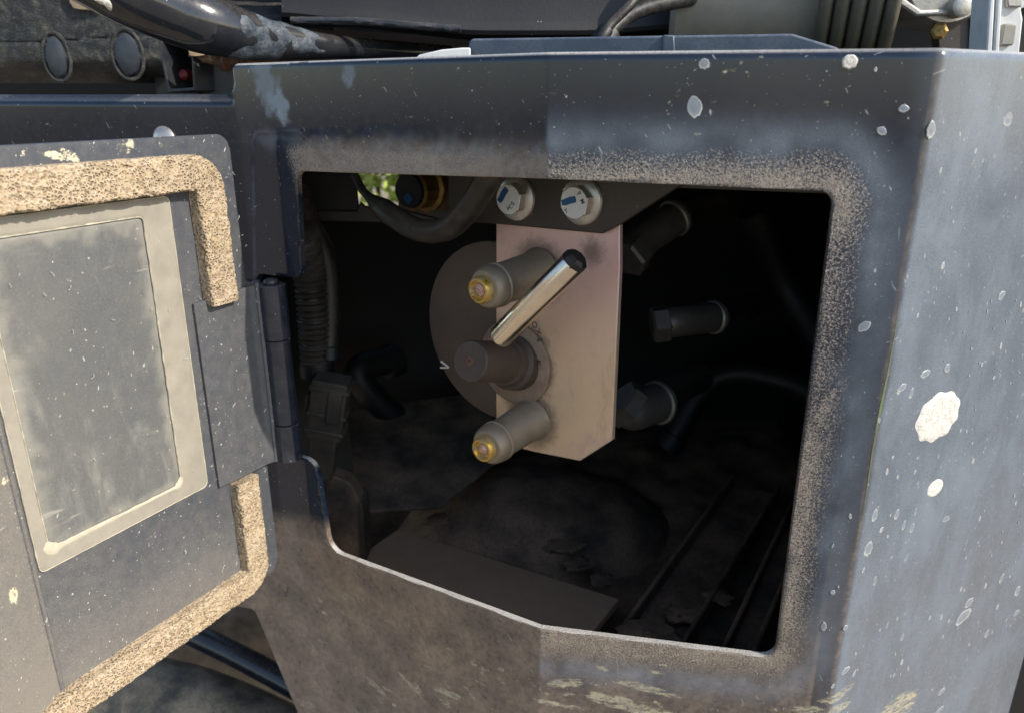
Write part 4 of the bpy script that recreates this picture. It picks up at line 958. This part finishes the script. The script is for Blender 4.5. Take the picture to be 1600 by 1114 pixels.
# square tube end
t = thing('square_tube_bracket', 'open square steel tube end with a red tip inside, above the low panel', 'bracket', tuple(at(275, 142, .60)))
def wall4(pix, Y, th, depth):
    P_ = [at(u, v, Y) for u, v in pix]; c = sum(P_) / 4; inn = [p + (c - p) * th for p in P_]; B = np.array((.02, depth, 0))
    V = P_ + inn + [p + B for p in P_] + [p + B for p in inn]; F_ = []
    for i in range(4):
        j = (i + 1) % 4; F_ += [(i, j, 4 + j, 4 + i), (i, 8 + i, 8 + j, j), (4 + i, 4 + j, 12 + j, 12 + i), (8 + i, 12 + i, 12 + j, 8 + j)]
    return V, F_
v_, f_ = wall4(((244, 50), (300, 50), (305, 143), (262, 146)), .595, .13, .055); add_obj('tube_wall', v_, f_, M_blackdust, t, bevel=.0008)
v_, f_ = box(at(281, 98, .68), .045, .003, .07); add_obj('back_plate', v_, f_, M_dark, t)
v_, f_ = lathe(at(297, 118, .612), (-.3, -1, 0), [(0, .004), (.008, .004), (.010, .002)], 16); add_obj('red_tip', v_, f_, M_red, t)
# dark support with clay right of the tube
t = thing('clay_caked_support', 'black support plate caked with rusty clay under the glossy pipe', 'support', tuple(at(335, 140, .62)))
v_, f_ = slab([at(u, v, .615) for u, v in ((304, 60), (372, 78), (372, 160), (308, 160))], (0, -1, 0), .02); add_obj('web', v_, f_, M_blackdust, t, bevel=.001)
for u, v, r_, m_ in ((312, 76, .009, M_tan), (326, 82, .007, M_tan), (343, 84, .008, M_rust), (355, 88, .010, M_rust), (368, 90, .008, M_rust), (385, 92, .009, M_rust), (334, 88, .006, M_tan), (405, 94, .010, M_rust)):
    V = []; c_ = at(u, v, .603)
    for a in range(7):
        th = math.pi * a / 6
        for k in range(12):
            ph = 2 * math.pi * k / 12; d = Vector((math.sin(th) * math.cos(ph), math.sin(th) * math.sin(ph), math.cos(th))); V.append(c_ + np.array(d) * r_ * (1 + .7 * noise.noise(d * 1.7 + Vector((u, 0, 0)))))
    F_ = [(a * 12 + k, (a + 1) * 12 + k, (a + 1) * 12 + (k + 1) % 12, a * 12 + (k + 1) % 12) for a in range(6) for k in range(12)]
    add_obj('clay_lump', V, F_, m_, t)
# dusty plate at top over the pipe
t = thing('dusty_sill_plate', 'black dusty plate above the scuffed pipe at the top centre left', 'plate', tuple(at(430, 10, .66)))
v_, f_ = slab([at(u, v, y_) for u, v, y_ in ((300, -40, .74), (500, -40, .74), (520, 44, .655), (420, 32, .655), (340, 16, .655))], (0, -.8, .6), .004); add_obj('plate', v_, f_, M_blackdust, t, bevel=.001)
# brown rail, black cover with rounded lower lip
t = thing('brown_sill_rail', 'dull brown rail in shadow below the black cowl', 'rail', tuple(at(600, 70, .78)))
v_, f_ = slab([at(u, v, .78) for u, v in ((380, 25), (470, 36), (560, 48), (740, 60), (760, 110), (380, 110))], (0, -1, 0), .02); add_obj('rail', v_, f_, M_rust2 if 'M_rust2' in globals() else dusty('dull_brown_rail', (.10, .07, .05), .8, dust=(.2, .16, .12), amt=.5, up=.2, bump=.3, fleck=.05), t, bevel=.002)
t = thing('black_cowl', 'large smooth black cowl filling the top centre above the panel', 'cowl', tuple(at(700, 40, .62)))
V = []; xs = np.linspace(440, 1120, 60)
prc = [(-140, .0), (-60, .0), (-20, .0), (10, .0), (18, -.002), (26, -.0035), (33, -.002), (38, .004), (41, .014), (42, .035)]
for u in xs:
    e = 22 * sstep(520, 760, u) - 12 * sstep(900, 1100, u) - 6 * (1 - sstep(440, 520, u))
    for v, dy in prc: V.append(at(u, v + e * (.2 + .8 * (v > 0)), .64 + dy + .00004 * (u - 440)))
m_ = len(prc); F_ = [(i * m_ + j, i * m_ + j + 1, (i + 1) * m_ + j + 1, (i + 1) * m_ + j) for i in range(59) for j in range(m_ - 1)]
nV = len(V); V += [v + np.array((0, .004, .001)) for v in V[:]]; F_ += [tuple(i + nV for i in f[::-1]) for f in F_]
add_obj('cowl_skin', V, F_, M_dark, t)
v_, f_ = tube([at(u, 33 + 14 * sstep(520, 760, u), .635) for u in np.linspace(455, 720, 14)], .0030, 10, 3, wob=.15); add_obj('lower_lip', v_, f_, M_blackdust, t)
# blue painted flange standing behind the top edge
t = thing('blue_painted_flange', 'dark blue painted flange plate standing just behind the top edge of the side panel', 'flange', tuple(at(1000, 90, .47)))
YF = .455
M_flange = dusty('dusty_blue_black_paint', (.030, .050, .080), .28, dust=(.20, .22, .25), amt=.45, up=.3, bsc=40, bump=.08, fleck=.12)
fp = round_poly([(u, -v) for u, v in ((726, 120), (733, 61), (1238, 53), (1310, 75), (1330, 120))], [0, 9, 20, 10, 0])
def fpt(u, v): return at(u, v, YF + (1000 - u) * .00008)
q = [fpt(a, -b) for a, b in fp]; nn = np.cross(q[5] - q[0], q[-1] - q[0]); nn = nn if nn[1] < 0 else -nn
v_, f_ = slab(q, nn, .004); add_obj('flange_plate', v_, f_, M_flange, t, bevel=.0012)
v_, f_ = slab([fpt(u, v) + np.array((0, -.004, 0)) for u, v in ((1034, 56), (1052, 56), (1054, 100), (1032, 100))], (0, -1, 0), .004); add_obj('rib', v_, f_, M_flange, t, bevel=.001)
t = thing('curved_guard_strip', 'thin pale edged curved strip rising to the blue flange behind the panel edge', 'strip', tuple(at(690, 90, .47)))
v_, f_ = slab([at(u, v, .468) for u, v in ((640, 100), (655, 86), (690, 78), (722, 75), (735, 75), (735, 100))], (0, -1, 0), .004); add_obj('strip', v_, f_, M_white, t, bevel=.0008)
M_cable = dusty('black_cable_sheath', (.006, .006, .007), .4, dust=(.16, .15, .13), amt=.2, up=.0, bsc=200, bump=.25, fleck=.12)
# two thin hoses
pipe('ribbed_hose', [at(940, 70, .56), at(962, 40, .57), at(1000, 16, .59), at(1060, 2, .62), at(1130, -10, .66), at(1200, -26, .68)], .0056, M_cable, 'thicker of two black hoses rising from behind the blue flange', 'hose', ends=[(0, .009, .012, M_dark, 'ferrule')], wob=.08)
pipe('thin_black_hose', [at(938, 62, .55), at(955, 38, .555), at(985, 8, .56), at(1005, -20, .57)], .0032, M_rubber, 'thinner black hose rising straight past the thicker one', 'hose', ends=[(0, .0045, .01, M_dark, 'ferrule')], wob=.05)
# grey round housing + bellows
t = thing('air_cleaner_housing', 'grey dusty cylindrical housing joined to a ribbed rubber bellows, behind the flange', 'housing', tuple(at(1170, 60, .66)))
ca, cb = at(1050, -20, .68), at(1290, -20, .66); d = cb - ca; l = np.linalg.norm(d)
v_, f_ = lathe(ca, d, [(0, .048), (.004, .052), (l * .97, .052), (l, .049)], 48); add_obj('housing_shell', v_, f_, M_grey, t)
c0_ = at(1284, -20, .645); c1_ = at(1408, -20, .625); d = c1_ - c0_; l = np.linalg.norm(d); pr = []
for i in range(5):
    for a in np.linspace(0, math.pi, 9): pr.append(((i + .02 + .96 * (1 - math.cos(a)) / 2) * l / 5, .046 + .0085 * math.sin(a) ** .7))
v_, f_ = lathe(c0_, d, pr, 56); add_obj('bellows', v_, f_, M_bellow, t, smooth=70)
# metal pump casting
t = thing('pump_casting', 'shiny cast metal pump body with a bolt lug at the top right', 'pump', tuple(at(1460, 10, .60)))
ca = at(1475, -38, .60); v_, f_ = lathe(ca + np.array((0, -.015, 0)), (0, 1, 0), [(0, .020), (.001, .032), (.012, .036), (.03, .036)], 40); add_obj('body', v_, f_, M_alu, t)
v_, f_ = slab([at(u, v, .582) for u, v in ((1405, -8), (1440, 16), (1505, 14), (1505, 24), (1432, 26), (1400, 4))], (0, -1, 0), .02); add_obj('flange', v_, f_, M_alu, t, bevel=.0015)
v_, f_ = lathe(at(1506, 10, .575), (0, 1, 0), [(0, .005), (.001, .007), (.02, .0075)], 24); add_obj('lug', v_, f_, M_alu, t)
v_, f_ = slab([at(u, v, .60) for u, v in ((1462, 26), (1520, 20), (1520, 90), (1468, 90))], (0, -1, 0), .01); add_obj('leg', v_, f_, M_brown, t, bevel=.001)
v_, f_ = lathe(at(1466, 50, .592), (-.3, -1, 0), [(0, .006), (.004, .006), (.005, .004)], 6, hexn=6); add_obj('nut', v_, f_, M_brass, t, smooth=20)
t = thing('blue_grey_upright', 'blue grey flat upright strip between the pump and the pale bracket', 'strip', tuple(at(1530, 80, .60)))
v_, f_ = slab([at(u, v, .597) for u, v in ((1520, -20), (1548, -20), (1545, 95), (1518, 95))], (0, -1, 0), .004); add_obj('strip', v_, f_, M_flange, t, bevel=.0008)
# pale bracket at the right end, in full sun
t = thing('pale_channel_bracket', 'bright pale metal channel bracket in full sun at the top right corner', 'bracket', tuple(at(1570, 80, .50)))
for i, (a, b) in enumerate((((1548, -20), (1556, -20)), ((1560, -20), (1568, -20)))):
    v_, f_ = slab([at(a[0], -20, .50), at(b[0], -20, .50), at(b[0] - 6 - i, 95, .50), at(a[0] - 8, 95, .50)], (0, -1, 0), .02); add_obj('flange', v_, f_, M_white, t, bevel=.001)
v_, f_ = slab([at(u, v, .506) for u, v in ((1545, -20), (1612, -20), (1608, 10), (1596, 14), (1599, 30), (1592, 95), (1540, 95))], (0, -1, 0), .006); add_obj('web', v_, f_, M_white, t, bevel=.0012)
v_, f_ = slab([at(u, v, .503) for u, v in ((1569, 38), (1588, 37), (1590, 42), (1586, 66), (1583, 72), (1563, 72))], (0, -1, 0), .004); add_obj('pad', v_, f_, M_grey, t, bevel=.001)
v_, f_ = slab([at(u, v, .503) for u, v in ((1572, -20), (1600, -20), (1597, 12), (1574, 12))], (0, -1, 0), .004); add_obj('pad', v_, f_, M_alu, t, bevel=.001)

# slab out of view, added to block sun from the upper bay parts
v_, f_ = box((-.05, .86, CZ + .19), 1.5, .46, .03); o = add_obj('added_shade_slab', v_, f_, M_bay, flat=True, bevel=.005); tag(o, 'added black slab out of view that shades the top of the bay', 'cover')

# ------------------------------------------------------------------ lower left: chassis parts seen below the door
M_cast = dusty('dusty_olive_casting', (.035, .033, .026), .5, dust=(.50, .38, .24), amt=1.1, up=.1, bsc=34, bump=.35, fleck=.03)
pipe('mud_streaked_arm', [at(100, 1085, .72), at(300, 1128, .68), at(480, 1215, .64), at(560, 1265, .62)], .058, M_cast, 'thick grey green casting with rust stains at the bottom left', 'casting', n=40, ends=[(0, .06, .02, M_cast, 'end_ring')])
pipe('black_lower_tube', [at(240, 962, .76), at(375, 1026, .72), at(520, 1105, .68)], .0135, M_black, 'black tube in shadow between the casting and the panel edge', 'tube', n=24, ends=[(0, .018, .015, M_dark, 'collar')])
M_cdk = dusty('shaded_grey_green_steel', (.05, .05, .045), .5, dust=(.42, .36, .28), amt=.8, up=.1, bsc=30, bump=.3, fleck=.02)
t = thing('dusty_chassis_plate', 'dusty dark chassis plate seen behind the cut corner of the side panel', 'plate', tuple(at(400, 1000, .86)))
v_, f_ = slab([at(u, v, .84) for u, v in ((200, 880), (560, 880), (560, 1160), (200, 1000))], (0, -.9, .45), .01); add_obj('plate', v_, f_, M_cdk, t, bevel=.001)

t = thing('added_black_skirt', 'added black skirt panel that darkens the corner beyond the right end of the side panel', 'skirt', (float(e_[0]) + .2, float(e_[1]) + .1, CZ - .7))
v_, f_ = box((e_[0] + .26, e_[1] + .07, CZ - .38), .46, .01, .70); add_obj('added_skirt_sheet', v_, f_, M_bay, t, bevel=.002)  # added black sheet; its colour supplies the darkness of this corner
v_, f_ = box((e_[0] + .26, e_[1] + .060, CZ - .72), .46, .01, .02); add_obj('lower_lip', v_, f_, M_dark, t, bevel=.002)

for o in bpy.data.objects:
    if '_org' in o.keys(): del o['_org']
